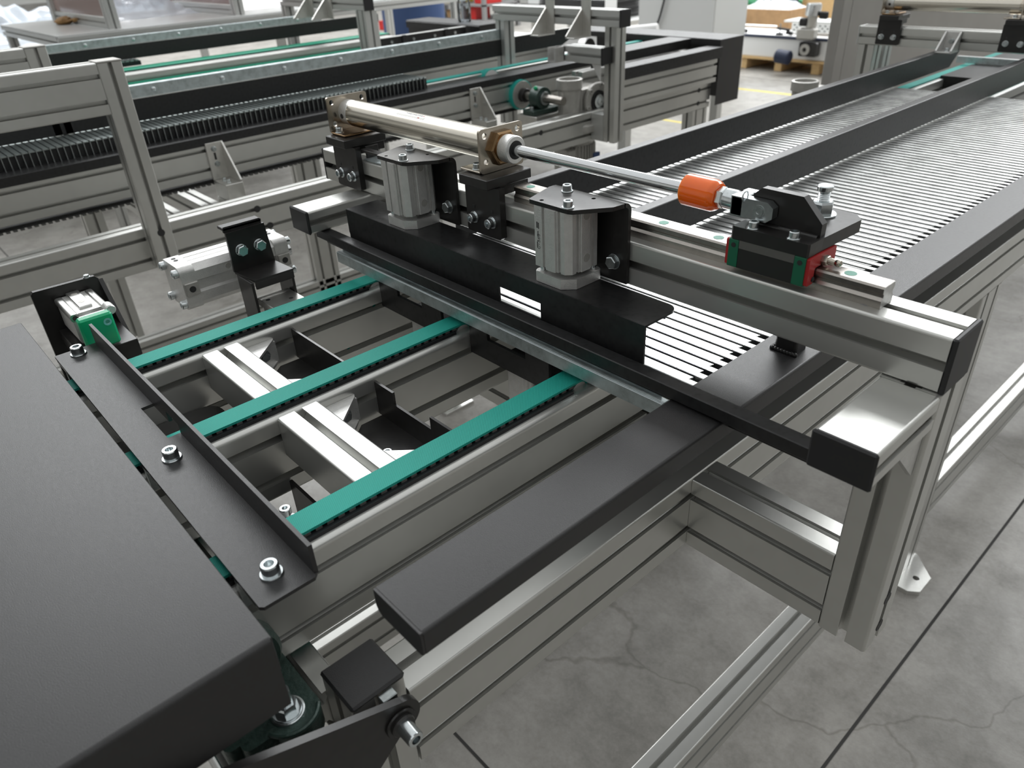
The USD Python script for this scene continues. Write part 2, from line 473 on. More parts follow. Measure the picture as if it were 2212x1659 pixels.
fp = sbox(XB0, 1.365, XB1, 1.455).union(Polygon([(XB0, 1.36), (-.300, 1.36), (-.280, 1.376), (-.280, 1.432), (-.3308, 1.485), (XB0, 1.485)])).difference(Point(-.303, 1.41).buffer(.0068))
part(fr, 'foot_plate', ext(fp, 'z', -Z0, -Z0 + .012), 'alu_bright', 'white aluminium foot plate with a bolt hole')
for y in (.095, 3.0):
    part(fr, 'foot_plate', bx(-.385, -.300, y + .02, y + .075, -Z0, -Z0 + .012), 'alu_bright')
    part(fr, 'foot_plate', bx(-.935, -.85, y + .02, y + .075, -Z0, -Z0 + .012), 'alu_bright')
part(fr, 'foot_plate', bx(-.935, -.85, 1.36, 1.46, -Z0, -Z0 + .012), 'alu_bright')

# ------------------------------------------------------------------ gantry over the conveyor
ga = thing('gantry_frame', 'slotted aluminium gantry frame standing across the conveyor, rail and cylinder on top', 'gantry')
GZ1, GZ0 = -.2562, -.3007
hole = Point(-.2175, .546).buffer(.0076)
part(ga, 'beam', prof('x', -1.0, -.1372, .5237, .5687, GZ0, GZ1), 'alu')
part(ga, 'hole_cover', lathe((-.2060, .546, GZ1), (0, 0, 1), [(0, 0), (0, .0105), (.0005, .0105), (.0007, .0098), (.0007, 0)], 28), 'shelf_grey', 'round grey cap in the top slot of the beam')
part(ga, 'end_cap', bx(-.1372, -.1328, .5235, .569, GZ0 - .0003, GZ1 + .0003, .0012), 'cap_black')
part(ga, 'end_cap', bx(-1.0044, -1.0, .5235, .569, GZ0 - .0003, GZ1 + .0003, .0012), 'cap_black')
part(ga, 'post', prof('z', -.579, GZ0 - .0003, -.1780, -.1330, .521, .566), 'alu')
for (x0, x1, kk) in ((-.1780, -.1330, 0), (-.9290, -.8840, 1)):
    part(ga, 'arm', ext(tslot(x0, x1, -.3312, -.3010, 'LRB', .0032), 'y', .4262, .5205 if kk == 0 else .60), 'alu')
    part(ga, 'arm_cap', bx(x0 - .0006, x1 + .0006, .4222, .4262, -.3318, -.3004, .0016), 'cap_black')
part(ga, 'post', prof('z', -.579, GZ0 - .0305, -.9290, -.8840, .555, .600), 'alu')
tri = Polygon([(.4755, -.3316), (.5205, -.3316), (.5205, -.375)])
for x in (-.174, -.141):
    part(ga, 'gusset', ext(tri, 'x', x, x + .004), 'alu_cast', 'triangular corner gusset under the arm')
part(ga, 'gusset', bx(-.174, -.137, .4765, .5205, -.3352, -.3316), 'alu_cast')
for zc in (-.525, -.560):
    part(ga, 'connector', cyl((-.1334, .5435, zc), (-.1326, .5435, zc), .0062, 18), 'plug_dark')

# ------------------------------------------------------------------ three belt lanes
ZB = -.389


def belt_lane(xr, name_label, y0=-.02, y1=.440):
    """aluminium rail with black slide strip, green belt running on top and returning underneath"""
    t = thing('belt_lane', name_label, 'conveyor belt lane')
    part(t, 'rail', ext(tslot(xr - P45, xr, ZB - .09, ZB, 'LR', .0055), 'y', y0 + .06, .552), 'alu')
    sl = Polygon([(xr - .0395, ZB), (xr - .0072, ZB), (xr - .0078, ZB + .0028), (xr - .039, ZB + .0028)])
    part(t, 'slide_strip', ext(sl, 'y', y0 + .07, y1 + .004), 'slide_black')
    bx0, bx1 = xr - .037, xr - .0120
    top, r = ZB + .0075, .0495
    zc = top - r
    # closed loop around two end pulleys: path in the y-z plane
    ya, yb = y0 + .02, y1 + .018
    rn = .0125                                                   # small nose roller at the far end
    path = [(ya + (yb - ya) * i / 20, top) for i in range(21)]
    path += [(yb + rn * math.sin(a), top - rn + rn * math.cos(a)) for a in np.linspace(0, math.pi * .92, 10)[1:]]
    path += [(yb - .075 + (ya - yb + .075) * i / 20, zc - r) for i in range(0, 21)]
    path += [(ya - r * math.sin(a), zc - r * math.cos(a)) for a in np.linspace(0, math.pi, 14)[1:-1]]
    path = np.array(path)
    cen = np.array([(ya + yb) / 2, zc])
    nrm = []
    for i in range(len(path)):
        d = path[(i + 1) % len(path)] - path[i - 1]
        nrm.append(np.array([-d[1], d[0]]) / np.linalg.norm(d))
    inner = path - np.array(nrm) * .0024
    n = len(path)
    V = np.vstack([np.c_[np.full(n, x), P_[:, 0], P_[:, 1]] for x, P_ in ((bx0, path), (bx1, path), (bx1, inner), (bx0, inner))])
    Fc = []
    for i in range(n):
        j = (i + 1) % n
        for a in range(4):
            b = (a + 1) % 4
            Fc += [[a * n + i, b * n + i, b * n + j], [a * n + i, b * n + j, a * n + j]]
    belt = trimesh.Trimesh(V, np.array(Fc), process=False); belt.fix_normals()
    part(t, 'belt', belt, 'belt_green', smooth=30)
    # teeth: along the upper and the lower run
    L = yb - ya
    nt = int(L / .010)
    teeth = []
    for i in range(nt):
        y = ya + .01 * (i + .5)
        for zz, s in ((top - .0024, -1),) + (((zc - r + .0024, 1),) if y < yb - .08 else ()):
            teeth.append(bx(bx0 - .0004, bx1 + .0004, y - .0028, y + .0028, zz + s * .0022, zz, 0))
    part(t, 'belt_teeth', cat(teeth), 'tooth_grey', 'small dark teeth on the inner side of the belt', smooth=False, kind='stuff')
    part(t, 'end_pulley', cyl((bx0 + .001, ya, zc), (bx1 - .001, ya, zc), r - .005, 32), 'alu_cast')
    part(t, 'nose_roller', cyl((bx0 + .001, yb, top - rn), (bx1 - .001, yb, top - rn), rn - .0026, 24), 'alu_cast')
    return t


XA, XM, XL = -.4165, -.6005, -.7820
belt_lane(XA, 'green belt lane nearest the long black side cover, rightmost of the three')
belt_lane(XM, 'middle green belt lane between the other two, entering the notch of the bolted plate')
belt_lane(XL, 'green belt lane beside the horizontal silver cylinder, leftmost of the three')

# short cross rails between the lanes with die-cast corner brackets
for (x0, x1, lab, right) in ((XM + .0002, XA - P45 - .0002, 'short white cross rail between the right and middle belts', 1), (XL + .0002, XM - P45 - .0002, 'short white cross rail between the middle and left belts', 0)):
    t = thing('lane_cross_rail', lab, 'cross rail')
    part(t, 'rail', prof('x', x0, x1, .2165, .2610, -.4350, ZB - .0004, 'TB'), 'alu')
    # bracket at the left end, far side: two legs and slanted cheeks
    for xx, sg in ((x0, 1), (x1, -1)):
        chk = Polygon([(.2612, ZB - .010), (.2612, ZB - .044), (.302, ZB - .044), (.302, ZB - .036)]) if False else None
        bp = Polygon([(xx, .2612), (xx + sg * .040, .2612), (xx + sg * .036, .2650), (xx + sg * .004, .2990), (xx, .3010)])
        part(t, 'corner_bracket', ext(bp, 'z', ZB - .0145, ZB - .0115), 'alu_cast', 'die-cast triangular corner bracket')
        part(t, 'corner_bracket', ext(bp, 'z', ZB - .0435, ZB - .0405), 'alu_cast')
        part(t, 'corner_bracket', cat(bx(xx, xx + sg * .004, .2614, .3010, ZB - .0405, ZB - .0145, 0), bx(xx, xx + sg * .038, .2612, .2650, ZB - .0405, ZB - .0145, 0)), 'alu_cast')
        add_hexbolt(t, (xx + sg * .004, .284, ZB - .028), (sg, 0, 0), .010, .005, .0075)

# black bent blades standing between the lanes
f1 = thing('divider_plate', 'plain black bent divider plate between the left and middle belts', 'bent plate')
part(f1, 'upright', ext(sbox(XL + .0004, -.4362, XM - P45 - .0006, -.3970), 'y', .3255, .3282), 'steel_black')
base1 = Polygon([(-.776, .3255), (-.650, .3255), (-.650, .262), (-.742, .262), (-.776, .300)])
part(f1, 'base_flange', ext(base1, 'z', -.4390, -.4362), 'steel_black')
add_screw(f1, (-.716, .2885, -.4362), (0, 0, 1), .006)
add_screw(f1, (-.684, .2885, -.4362), (0, 0, 1), .006)
f2 = thing('divider_plate', 'black bent divider plate with a stepped notch, between middle and right belts', 'bent plate')
up2 = sbox(XM + .0004, -.4362, XA - P45 - .0006, -.3962).difference(sbox(-.5668, -.4105, -.5035, -.39))
part(f2, 'upright', ext(up2, 'y', .3260, .3288), 'steel_black')
base2 = Polygon([(-.595, .3260), (-.468, .3260), (-.468, .262), (-.560, .262), (-.595, .300)])
part(f2, 'base_flange', ext(base2, 'z', -.4390, -.4362), 'steel_black')
add_screw(f2, (-.528, .2885, -.4362), (0, 0, 1), .006)
add_screw(f2, (-.500, .2885, -.4362), (0, 0, 1), .006)

# lift cylinder seen below the belts, next to the bolted plate
lc = thing('lift_cylinder', 'small square silver lift cylinder with two standing screws under the right belt', 'pneumatic cylinder', (-.51, .15, -.50))
part(lc, 'body', ext(rrect(-.5380, -.4780, .1280, .1830, .004), 'z', -.5100, -.4420), 'alu_cast')
part(lc, 'port_plug', lathe((-.5130, .1530, -.4420), (0, 0, 1), [(0, 0), (0, .0085), (.0012, .0085), (.0012, .0070), (.0006, .0070), (.0006, .0030), (.0010, .0025), (.0010, 0)], 28), 'zinc')
for (x, y) in ((-.5330, .1500), (-.5120, .1715)):
    s = part(lc, 'standing_screw', cat(cyl((x, y, -.4420), (x, y, -.4260), .0030, 14), lathe((x, y, -.4260), (0, 0, 1), [(0, 0), (0, .0052), (.0055, .0052), (.0062, .0046), (.0062, .0026), (.003, .0025), (.003, 0)], 22)), 'zinc')
    part(s, 'washer', lathe((x, y, -.4420), (0, 0, 1), [(0, 0), (0, .0065), (.0014, .0065), (.0016, .006), (.0016, 0)], 22), 'zinc')
part(lc, 'small_screw', lathe((-.5220, .1790, -.4420), (0, 0, 1), [(0, 0), (0, .0042), (.0015, .0042), (.0015, .0022), (.0008, .0022), (.0008, 0)], 20), 'zinc')
bsp = thing('mounting_shelf', 'black floor plate with an upturned edge under the belts, carrying the lift cylinder', 'shelf plate')
part(bsp, 'plate', bx(XM + .001, XA - P45 - .001, .10, .2160, -.5135, -.5105), 'steel_black')
part(bsp, 'upturned_edge', bx(-.5990, -.4640, .2120, .2155, -.5105, -.462), 'steel_black')
bs2 = thing('mounting_shelf', 'black rounded floor plate with two screws below the notch of the bolted plate', 'shelf plate')
part(bs2, 'plate', ext(rrect(XL + .001, XM - P45 - .001, .10, .2155, .02), 'z', -.4535, -.4505), 'steel_black')
add_screw(bs2, (-.705, .158, -.4505), (0, 0, 1), .006)
add_screw(bs2, (-.677, .163, -.4505), (0, 0, 1), .006)

# ------------------------------------------------------------------ bolted end plate with upturned flange
ep = thing('end_plate', 'black bolted steel plate with an upturned flange across the belt ends', 'bolted plate', (-.617, .113, -.370))
pl = Polygon([(-.863, .0915), (-.3725, .0915), (-.3700, .094), (-.3700, .1315), (-.3735, .1350), (-.863, .1350)])
pl = pl.difference(sbox(-.6830, .1218, -.6140, .140))
part(ep, 'plate', ext(pl, 'z', -.3730, -.3700), 'powder_black')
flange = sbox(-.8550, -.3730, -.3560, -.3455).difference(Polygon([(-.700, -.3480), (-.700, -.34), (-.61, -.34), (-.61, -.376), (-.6340, -.376), (-.6340, -.3500)])) if False else None
fl = sbox(-.858, -.3715, -.3735, -.3450).difference(sbox(-.6620, -.380, -.6120, -.3585)).difference(sbox(-.640, -.380, -.612, -.3440))
part(ep, 'flange', ext(sbox(-.858, -.3715, -.3735, -.3452).difference(sbox(-.6420, -.380, -.6125, -.3600)), 'y', .1330, .1362), 'powder_black')
for (x, y) in ((-.3943, .1116), (-.5804, .1130), (-.8481, .1121)):
    add_screw(ep, (x, y, -.3700), (0, 0, 1), .008)
for (x, s) in ((XA, 1), (XM, 1), (XL - P45, -1)):
    part(ep, 'mounting_angle', cat(bx(x, x + s * .036, .092, .131, -.3780, -.3732), bx(x, x + s * .005, .092, .131, -.403, -.3780)), 'zinc_dull', 'grey steel mounting angle under the plate')

# ------------------------------------------------------------------ big end cover over the drive
ZC = -.352
ec = thing('end_cover', 'large matt black sheet cover filling the near corner', 'sheet cover', (-.63, -.05, ZC))
ex0, ex1, ey0, ey1 = -.9430, -.3255, -.34, .0820


def rounded_lid(x0, x1, y0, y1, zt, depth, r=.004, t=.0018):
    """folded sheet lid: top with skirts on the left and right sides, rounded bends"""
    outer = [(x0, zt - depth), (x0, zt - r)] + [(x0 + r - r * math.cos(a), zt - r + r * math.sin(a)) for a in np.linspace(0, math.pi / 2, 7)[1:]] \
        + [(x1 - r + r * math.sin(a), zt - r + r * math.cos(a)) for a in np.linspace(0, math.pi / 2, 7)] + [(x1, zt - depth)]
    ri = r - t
    inner = [(x1 - t, zt - depth)] + [(x1 - r + ri * math.cos(a), zt - r + ri * math.sin(a)) for a in np.linspace(0, math.pi / 2, 7)] \
        + [(x0 + r - ri * math.sin(a), zt - r + ri * math.cos(a)) for a in np.linspace(0, math.pi / 2, 7)] + [(x0 + t, zt - depth)]
    return ext(Polygon(outer + inner), 'y', y0, y1)


part(ec, 'top_sheet', rounded_lid(ex0, ex1, ey0, ey1 - .0012, ZC, .0600), 'powder_black')
part(ec, 'front_skirt', bx(ex0 + .0022, ex1 - .0022, ey1 - .0018, ey1, ZC - .030, ZC - .0006, .0004), 'powder_black')
part(ec, 'rear_skirt', bx(ex0, ex1, ey0 - .0018, ey0, ZC - .06, ZC - .0006, .0004), 'powder_black')

# ------------------------------------------------------------------ long side cover (tray shaped)
ZT = -.3458
sc = thing('side_cover', 'long black folded side cover between the right belt and the outer rail', 'sheet cover', (-.285, .2, ZT))
cx0, cx1, cy0 = -.3109, -.2607, .1440
t, r = .0015, .0028
outer = [(cx0, ZT), (cx1 - r, ZT)] + [(cx1 - r + r * math.sin(a), ZT - r + r * math.cos(a)) for a in np.linspace(0, math.pi / 2, 6)[1:]] + [(cx1, ZT - .0178), (cx1 - t, ZT - .0178)]
inner = [(cx1 - t, ZT - r)] + [(cx1 - r + (r - t) * math.cos(a), ZT - r + (r - t) * math.sin(a)) for a in np.linspace(0, math.pi / 2, 6)[1:]] + [(cx0, ZT - t)]
part(sc, 'top_sheet', ext(Polygon(outer + inner), 'y', cy0 + .002, 2.30), 'powder_black')
part(sc, 'inner_skirt', bx(cx0, cx0 + t, cy0 + .002, .44, ZT - .008, ZT - t, .0003), 'powder_black')
endp = Polygon([(cx0, ZT - .0003), (cx1 - .001, ZT - .0003), (cx1 - .0003, ZT - .003), (cx1 - .0003, ZT - .0178), (cx1 - .003, ZT - .0201), (cx0 + .006, ZT - .0201), (cx0 + .002, ZT - .0178), (cx0, ZT - .0138)])
part(sc, 'end_flap', ext(endp, 'y', cy0, cy0 + .002), 'powder_black')
for y in (1.05, 1.7):
    part(sc, 'support_bracket', cat(bx(XB0 + .001, XB0 + .006, y, y + .04, ZR + .0002, -.372), bx(XB0 + .001, cx0 + .02, y, y + .04, -.3720, -.3675), bx(cx0 + .015, cx0 + .02, y, y + .04, -.3675, ZT - t - .0002)), 'steel_black')
tf = thing('tube_foot', 'short black welded tube standing on the side cover behind the gantry beam', 'tube foot', (-.2855, .591, ZT))
part(tf, 'tube', ext(rrect(-.2966, -.2743, .5807, .6028, .004), 'z', ZT, ZT + .062), 'powder_black')
part(tf, 'weld_bead', cat(*[trimesh.creation.icosphere(1, .0026).apply_translation([x, y, ZT + .0010]) for x, y in [(-.2966 + .0223 * i / 7, .5803) for i in range(8)] + [(-.2972, .5807 + .0221 * i / 7) for i in range(8)]]), 'powder_black')

# ------------------------------------------------------------------ slat conveyor
ZS = -.3516
PITCH = .01572
sl = thing('slat_conveyor', 'slat conveyor of bright zinc slats running away beyond the gantry', 'slat conveyor', (-.55, 1.2, ZS))


def slat(y, x0=-.784, x1=-.3077, xn=-.3255):
    """one bent slat: far half ends short and slopes a little, near half runs on as a tongue; thin folded lips below"""
    w = PITCH
    yf, yn = y, y - w * .80
    ym = y - w * .40
    r_ = .0012
    near = ext(sbox(x0, yn, x1, ym), 'z', ZS - .0010, ZS)
    far = ext(Polygon([(x0, ym), (xn - r_, ym), (xn, ym + r_), (xn, yf), (x0, yf)]), 'z', ZS - .0010, ZS)
    v = far.vertices
    v[:, 2] -= np.clip((v[:, 1] - ym) / (yf - ym), 0, 1) * .0011
    lip = bx(x0, xn, yf - .0002, yf + .0008, ZS - .0070, ZS - .0012, 0)
    lip2 = bx(x0, x1, yn - .0006, yn + .0004, ZS - .0060, ZS - .0003, 0)
    return cat(near, far, lip, lip2)


y_first = .6067 - 7 * PITCH
ns = int((1.884 - y_first) / PITCH)
for k in range(ns + 1):
    part(sl, 'slat', slat(y_first + k * PITCH), 'slat_steel', smooth=False)
# slats turning down around the front nose roller
RN = .0175
for k in range(1, 4):
    m = slat(y_first)
    a = k * PITCH / RN
    m.apply_translation([0, -(y_first - .006), -ZS])
    m.apply_transform(trimesh.transformations.rotation_matrix(a, [1, 0, 0]))
    m.apply_translation([0, y_first - .008 - RN * math.sin(a), ZS - RN + RN * math.cos(a)])
    part(sl, 'slat', m, 'slat_steel', smooth=False)
part(sl, 'carrier_bed', bx(-.7800, -.3100, .492, 1.87, ZS - .0240, ZS - .0095), 'slide_black')
part(sl, 'chain_guide', bx(-.3270, -.3110, .492, 1.88, ZS - .0095, ZS - .0066), 'slide_black')

# ------------------------------------------------------------------ black guide rails above the slats
def guide(x, y0, y1, lab):
    g = thing('guide_rail', lab, 'guide rail', (x, y0, ZS + .003))
    zt, zb = -.3030, -.3490
    pts = [(x, zb), (x, zt - .0025)] + [(x - .0025 + .0025 * math.cos(a), zt - .0025 + .0025 * math.sin(a)) for a in np.linspace(0, math.pi / 2, 6)[1:]] + [(x - .0166, zt), (x - .0166, zt - .0016), (x - .0025, zt - .0016), (x - .0016, zt - .0025), (x - .0016, zb)]
    part(g, 'angle', ext(Polygon(pts), 'y', y0, y1), 'sheet_black')
    ch = Polygon([(y1, zb), (y1, zt), (y1 + .059, zt), (y1 + .059, zt - .014), (y1 + .016, zb)])
    part(g, 'end_nose', ext(ch, 'x', x - .0016, x), 'sheet_black')
    return g


guide(-.7600, .572, 2.165, 'black angle guide rail along the far edge of the slats')
guide(-.5570, .572, 2.215, 'black angle guide rail in the middle of the slats, nearer of two')

# ------------------------------------------------------------------ linear guide on the beam
YR, ZRT = .5460, -.2387              # rail centre line and top
lr = thing('linear_rail', 'steel linear guide rail with green bolt plugs on top of the gantry beam', 'linear rail', (-.4, YR, GZ1))
rp = [(-.010, 0), (-.010, .0062), (-.0078, .0085), (-.0078, .0105), (-.0094, .0122), (-.0096, .0160), (-.0082, .0175)]
rp = [(YR + a, GZ1 + b) for a, b in rp] + [(YR - a, GZ1 + b) for a, b in rp[::-1]]
part(lr, 'rail', ext(Polygon(rp), 'x', -.6020, -.1945), 'rail_steel', smooth=False)
part(lr, 'sawn_end', ext(Polygon(rp).buffer(-.0003), 'x', -.1945, -.1942), 'rail_end', 'bright sawn end face', smooth=False)
for k in range(-3, 4):
    part(lr, 'bolt_plug', cyl((-.40495 + .06 * k, YR, ZRT - .001), (-.40495 + .06 * k, YR, ZRT + .0002), .0047, 22), 'plug_green', 'green round bolt plug')

# carriage
cg = thing('rail_carriage', 'rail carriage with green end caps and red scrapers riding on the linear rail', 'carriage', (-.2865, YR, GZ1 + .004))
yf, yb, zb, zt = .5240, .5680, GZ1 + .0046, -.2266
groove = rrect(YR - .0112, YR + .0112, GZ1 - .01, ZRT + .0012, .002)


def saddle(a, b, x0, x1, mat_, c=.0015, zlo=zb, zhi=zt, name='body', label=None):
    part(cg, name, ext(rrect(a, b, zlo, zhi, c, 3).difference(groove), 'x', x0, x1), mat_, label)


saddle(yf + .0004, yb - .0004, -.3116, -.2615, 'carriage_dark')
for (a, b) in ((yf, yf + .001), (yb - .001, yb)):
    part(cg, 'ground_band', bx(-.3114, -.2617, a, b, -.2338, zt, .0002), 'carriage_grey', 'lighter ground steel band')
for (x0, x1) in ((-.3208, -.3117), (-.2614, -.2518)):
    saddle(yf, yb, x0, x1, 'end_green', name='end_cap', label='green plastic end cap', zlo=zb + .0002)
    part(cg, 'grease_hole', cyl(((x0 + x1) / 2, yf - .0003, -.2318), ((x0 + x1) / 2, yf + .001, -.2318), .0021, 16), 'plug_dark')
for (x0, x1) in ((-.3238, -.3209), (-.2517, -.2488)):
    saddle(yf + .0012, yb - .0012, x0, x1, 'scraper_red', name='scraper', label='red end scraper', zhi=zt - .001, zlo=zb + .0010)
for y in (YR - .0125, YR + .0125):
    part(cg, 'scraper_screw', lathe((-.2488, y, -.2465), (1, 0, 0), [(0, 0), (0, .0021), (.0008, .0021), (.0013, .0012), (.0013, 0)], 16), 'plug_dark')
part(cg, 'grease_nipple', cat(hexa((-.2488, YR, -.2335), (1, 0, 0), .0075, .0050), lathe((-.2440, YR, -.2335), (1, .0, .0), [(0, .0030), (.004, .0028), (.0055, .0020), (.0068, .0026), (.0085, .0030), (.0100, .0026), (.0108, .0014), (.0108, 0)], 18)), 'nickel_plate', 'shiny grease nipple')

# bracket welded from black plate
cb = thing('carriage_bracket', 'black plate bracket with an upright fin bolted onto the rail carriage', 'bracket', (-.285, YR, -.2265))
pz0, pz1 = -.2264, -.2158
pb = Polygon([(-.3195, .5245), (-.3180, .5236), (-.2520, .5236), (-.2505, .5250), (-.2505, .5450), (-.2500, .5560), (-.2482, .6020), (-.2580, .6130), (-.3195, .6160)])
for (x, y) in ((-.3110, .5272), (-.2600, .5272)):
    pb = pb.difference(LineString([(x - .0025, y), (x + .0025, y)]).buffer(.0021)) if False else pb
part(cb, 'base_plate', ext(pb, 'z', pz0, pz1), 'steel_black', smooth=False)
up = Polygon([(-.3140, pz1), (-.3140, -.1925), (-.3070, -.1865), (-.2710, -.1868), (-.2525, -.2052), (-.2525, pz1)])
part(cb, 'upright_fin', ext(up, 'y', .5425, .5500), 'steel_black', smooth=False)
part(cb, 'weld_seam', cyl((-.3125, .5418, pz1 - .0004), (-.2540, .5418, pz1 - .0004), .0026, 12), 'steel_black')
for x in (-.3031, -.2672):
    add_screw(cb, (x, .5290, pz1), (0, 0, 1), .0052)
# nut and stud at the back
nb = part(cb, 'stud_nut', hexa((-.2790, .5930, pz1 + .0018), (0, 0, 1), .0165, .0105, .4), 'zinc', 'zinc nut on a threaded stud', smooth=False)
part(nb, 'washer', lathe((-.2790, .5930, pz1), (0, 0, 1), [(0, 0), (0, .0125), (.0013, .0125), (.0018, .012), (.0018, 0)], 28), 'zinc')
thr = [(0, 0), (0, .0050)]
for i in range(6):
    thr += [(.0102 + i * .0014, .0050), (.0109 + i * .0014, .0044)]
thr += [(.0186, .0050), (.0190, .0062), (.0225, .0066), (.0232, .0060), (.0232, 0)]
part(nb, 'stud', lathe((-.2790, .5930, pz1 + .0018), (0, 0, 1), thr, 24), 'zinc')

# ------------------------------------------------------------------ long round cylinder with rod, stop bush and clevis
ZA = -.2029
pc = thing('round_cylinder', 'long stainless round pneumatic cylinder held by two flanges over the beam', 'pneumatic cylinder', (-.63, YR, -.2275))
part(pc, 'barrel', lathe((-.9300, YR, ZA), (1, 0, 0), [(0, 0), (0, .0160), (.0010, .0170), (.2860, .0170), (.2868, .0160), (.2868, 0)], 48), 'stainless_warm')
part(pc, 'rear_cover', lathe((-.9500, YR, ZA), (1, 0, 0), [(0, 0), (0, .0150), (.001, .0165), (.0185, .0165), (.0195, .0155), (.0200, .0155), (.0200, 0)], 40), 'alu_cast')
part(pc, 'front_cover', lathe((-.6435, YR, ZA), (1, 0, 0), [(0, 0), (0, .0168), (.0085, .0168), (.0090, .0160), (.0110, .0160), (.0110, 0)], 40), 'nickel_plate')
part(pc, 'port', cyl((-.9400, YR - .0160, ZA - .0020), (-.9400, YR - .0168, ZA - .0020), .0032, 18), 'plug_dark')
part(pc, 'mounting_nut', cat(hexa((-.6300, YR, ZA), (1, 0, 0), .0350, .0068), lathe((-.6300, YR, ZA), (1, 0, 0), [(0, 0), (0, .0155), (.009, .0155), (.009, 0)], 32)), 'bronze_tint', 'brownish mounting nut', smooth=False)
part(pc, 'rod_collar', lathe((-.6232, YR, ZA), (1, 0, 0), [(0, .0080), (0, .0140), (.001, .0150), (.0150, .0150), (.0165, .0140), (.0165, .0100), (.0150, .0095), (.0150, .0060)], 40), 'alu_cast')
part(pc, 'rod_seal', tube((-.6085, YR, ZA), (-.6066, YR, ZA), .0098, .0062, 32), 'rubber_black')
part(pc, 'rod', lathe((-.6200, YR, ZA), (1, 0, 0), [(0, 0), (0, .0061), (.2560, .0061), (.2560, 0)], 32), 'chrome')
for (xp, nm) in ((-.9520, 1), (-.6330, 0)):
    fx0, fx1 = xp, xp + .0032
    pf = rrect(YR - .0315, YR + .0315, -.2272, -.1800, .0035)
    for (dy, zz) in ((-.0240, -.1870), (.0240, -.1870), (-.0235, -.2150), (.0235, -.2150)):
        pf = pf.difference(Point(YR + dy, zz).buffer(.0034))
    fl_ = part(pc, 'foot_flange', ext(pf, 'x', fx0, fx1), 'nickel_plate', 'nickel-plated flange with corner holes')
    s = -1 if nm == 0 else 1
    xa, xb = (fx0, fx0 - .034) if nm == 0 else (fx1, fx1 + .034)
    part(fl_, 'foot', bx(xa, xb, YR - .0315, YR + .0315, -.2273, -.2245, .0008), 'bronze_tint' if nm else 'nickel_plate')
    xs = (fx0 + fx1) / 2 - .0130 if nm == 0 else fx1 + .0105
    for y in (YR - .0250, YR + .0250):
        add_screw(pc, (xs, y, -.2245), (0, 0, 1), .0058)


def patch(x0, x1, a0, a1, r, n=10):
    """curved sticker on a cylinder along x; angles in degrees from +z towards -y"""
    V, Fc = [], []
    for i in range(n + 1):
        a = math.radians(a0 + (a1 - a0) * i / n)
        for x in (x0, x1):
            V.append([x, YR - r * math.sin(a), ZA + r * math.cos(a)])
    for i in range(n):
        Fc += [[2 * i, 2 * i + 1, 2 * i + 3], [2 * i, 2 * i + 3, 2 * i + 2]]
    return trimesh.Trimesh(np.array(V), np.array(Fc), process=False)


lb = part(pc, 'label', patch(-.8180, -.7600, 8, 34, .01712), 'label_white', 'small white printed label')
marks = [patch(-.8010 + .0038 * i, -.8010 + .0038 * i + .0026, 12, 15 + (i * 7) % 3, .01718, 2) for i in range(9)]
part(lb, 'print', cat(*marks), 'ink')
part(lb, 'print', cat(patch(-.7730, -.7700, 27, 32, .01718, 2), patch(-.7665, -.7640, 12, 16, .01718, 2)), 'ink_red', 'small red mark')

# ------------------------------------------------------------------ black brackets that carry the cylinder
def cylinder_mount(xc, dx, lab, fork):
    t = thing('cylinder_bracket', lab, 'bracket', (xc, .515, -.2975))
    part(t, 'top_block', bx(xc - .0245, xc + .0240, .5040, .5700, -.2385, -.2276, .0008), 'steel_black')
    vp = rrect(xc - .0290, xc + .0300, -.2965, -.2388, .003).union(sbox(xc - .029, -.2420, xc + .030, -.2388))
    part(t, 'front_plate', ext(vp, 'y', .5155, .5236), 'steel_black')
    part(t, 'web', bx(xc - .020, xc + .020, .5236, .5686, -.2500, -.2385), 'steel_black') if not fork else None
    for x in (xc - .0155, xc + .0155):
        add_screw(t, (x, .5155, -.2784), (0, -1, 0), .0068)
        part(t, 'slot_mark', bx(x - .0022, x + .0022, .5150, .5156, -.2680, -.2640), 'plug_dark')
    return t


cylinder_mount(-.6330, 0, 'black angle bracket under the front flange of the round cylinder', False)
cylinder_mount(-.9240, 0, 'black angle bracket under the rear flange of the round cylinder, at the beam end', False)
hk = thing('stop_hook', 'small black bent hook plate above the beam beside the rear cylinder bracket', 'bent plate', (-.865, .52, GZ1))
part(hk, 'foot', bx(-.8935, -.8450, .526, .552, GZ1 + .0002, GZ1 + .0022), 'galvanised')
part(hk, 'riser', bx(-.8935, -.8910, .530, .550, GZ1 + .0022, -.2385), 'steel_black')
part(hk, 'tab', bx(-.8910, -.8420, .522, .532, -.2440, -.2400), 'steel_black')

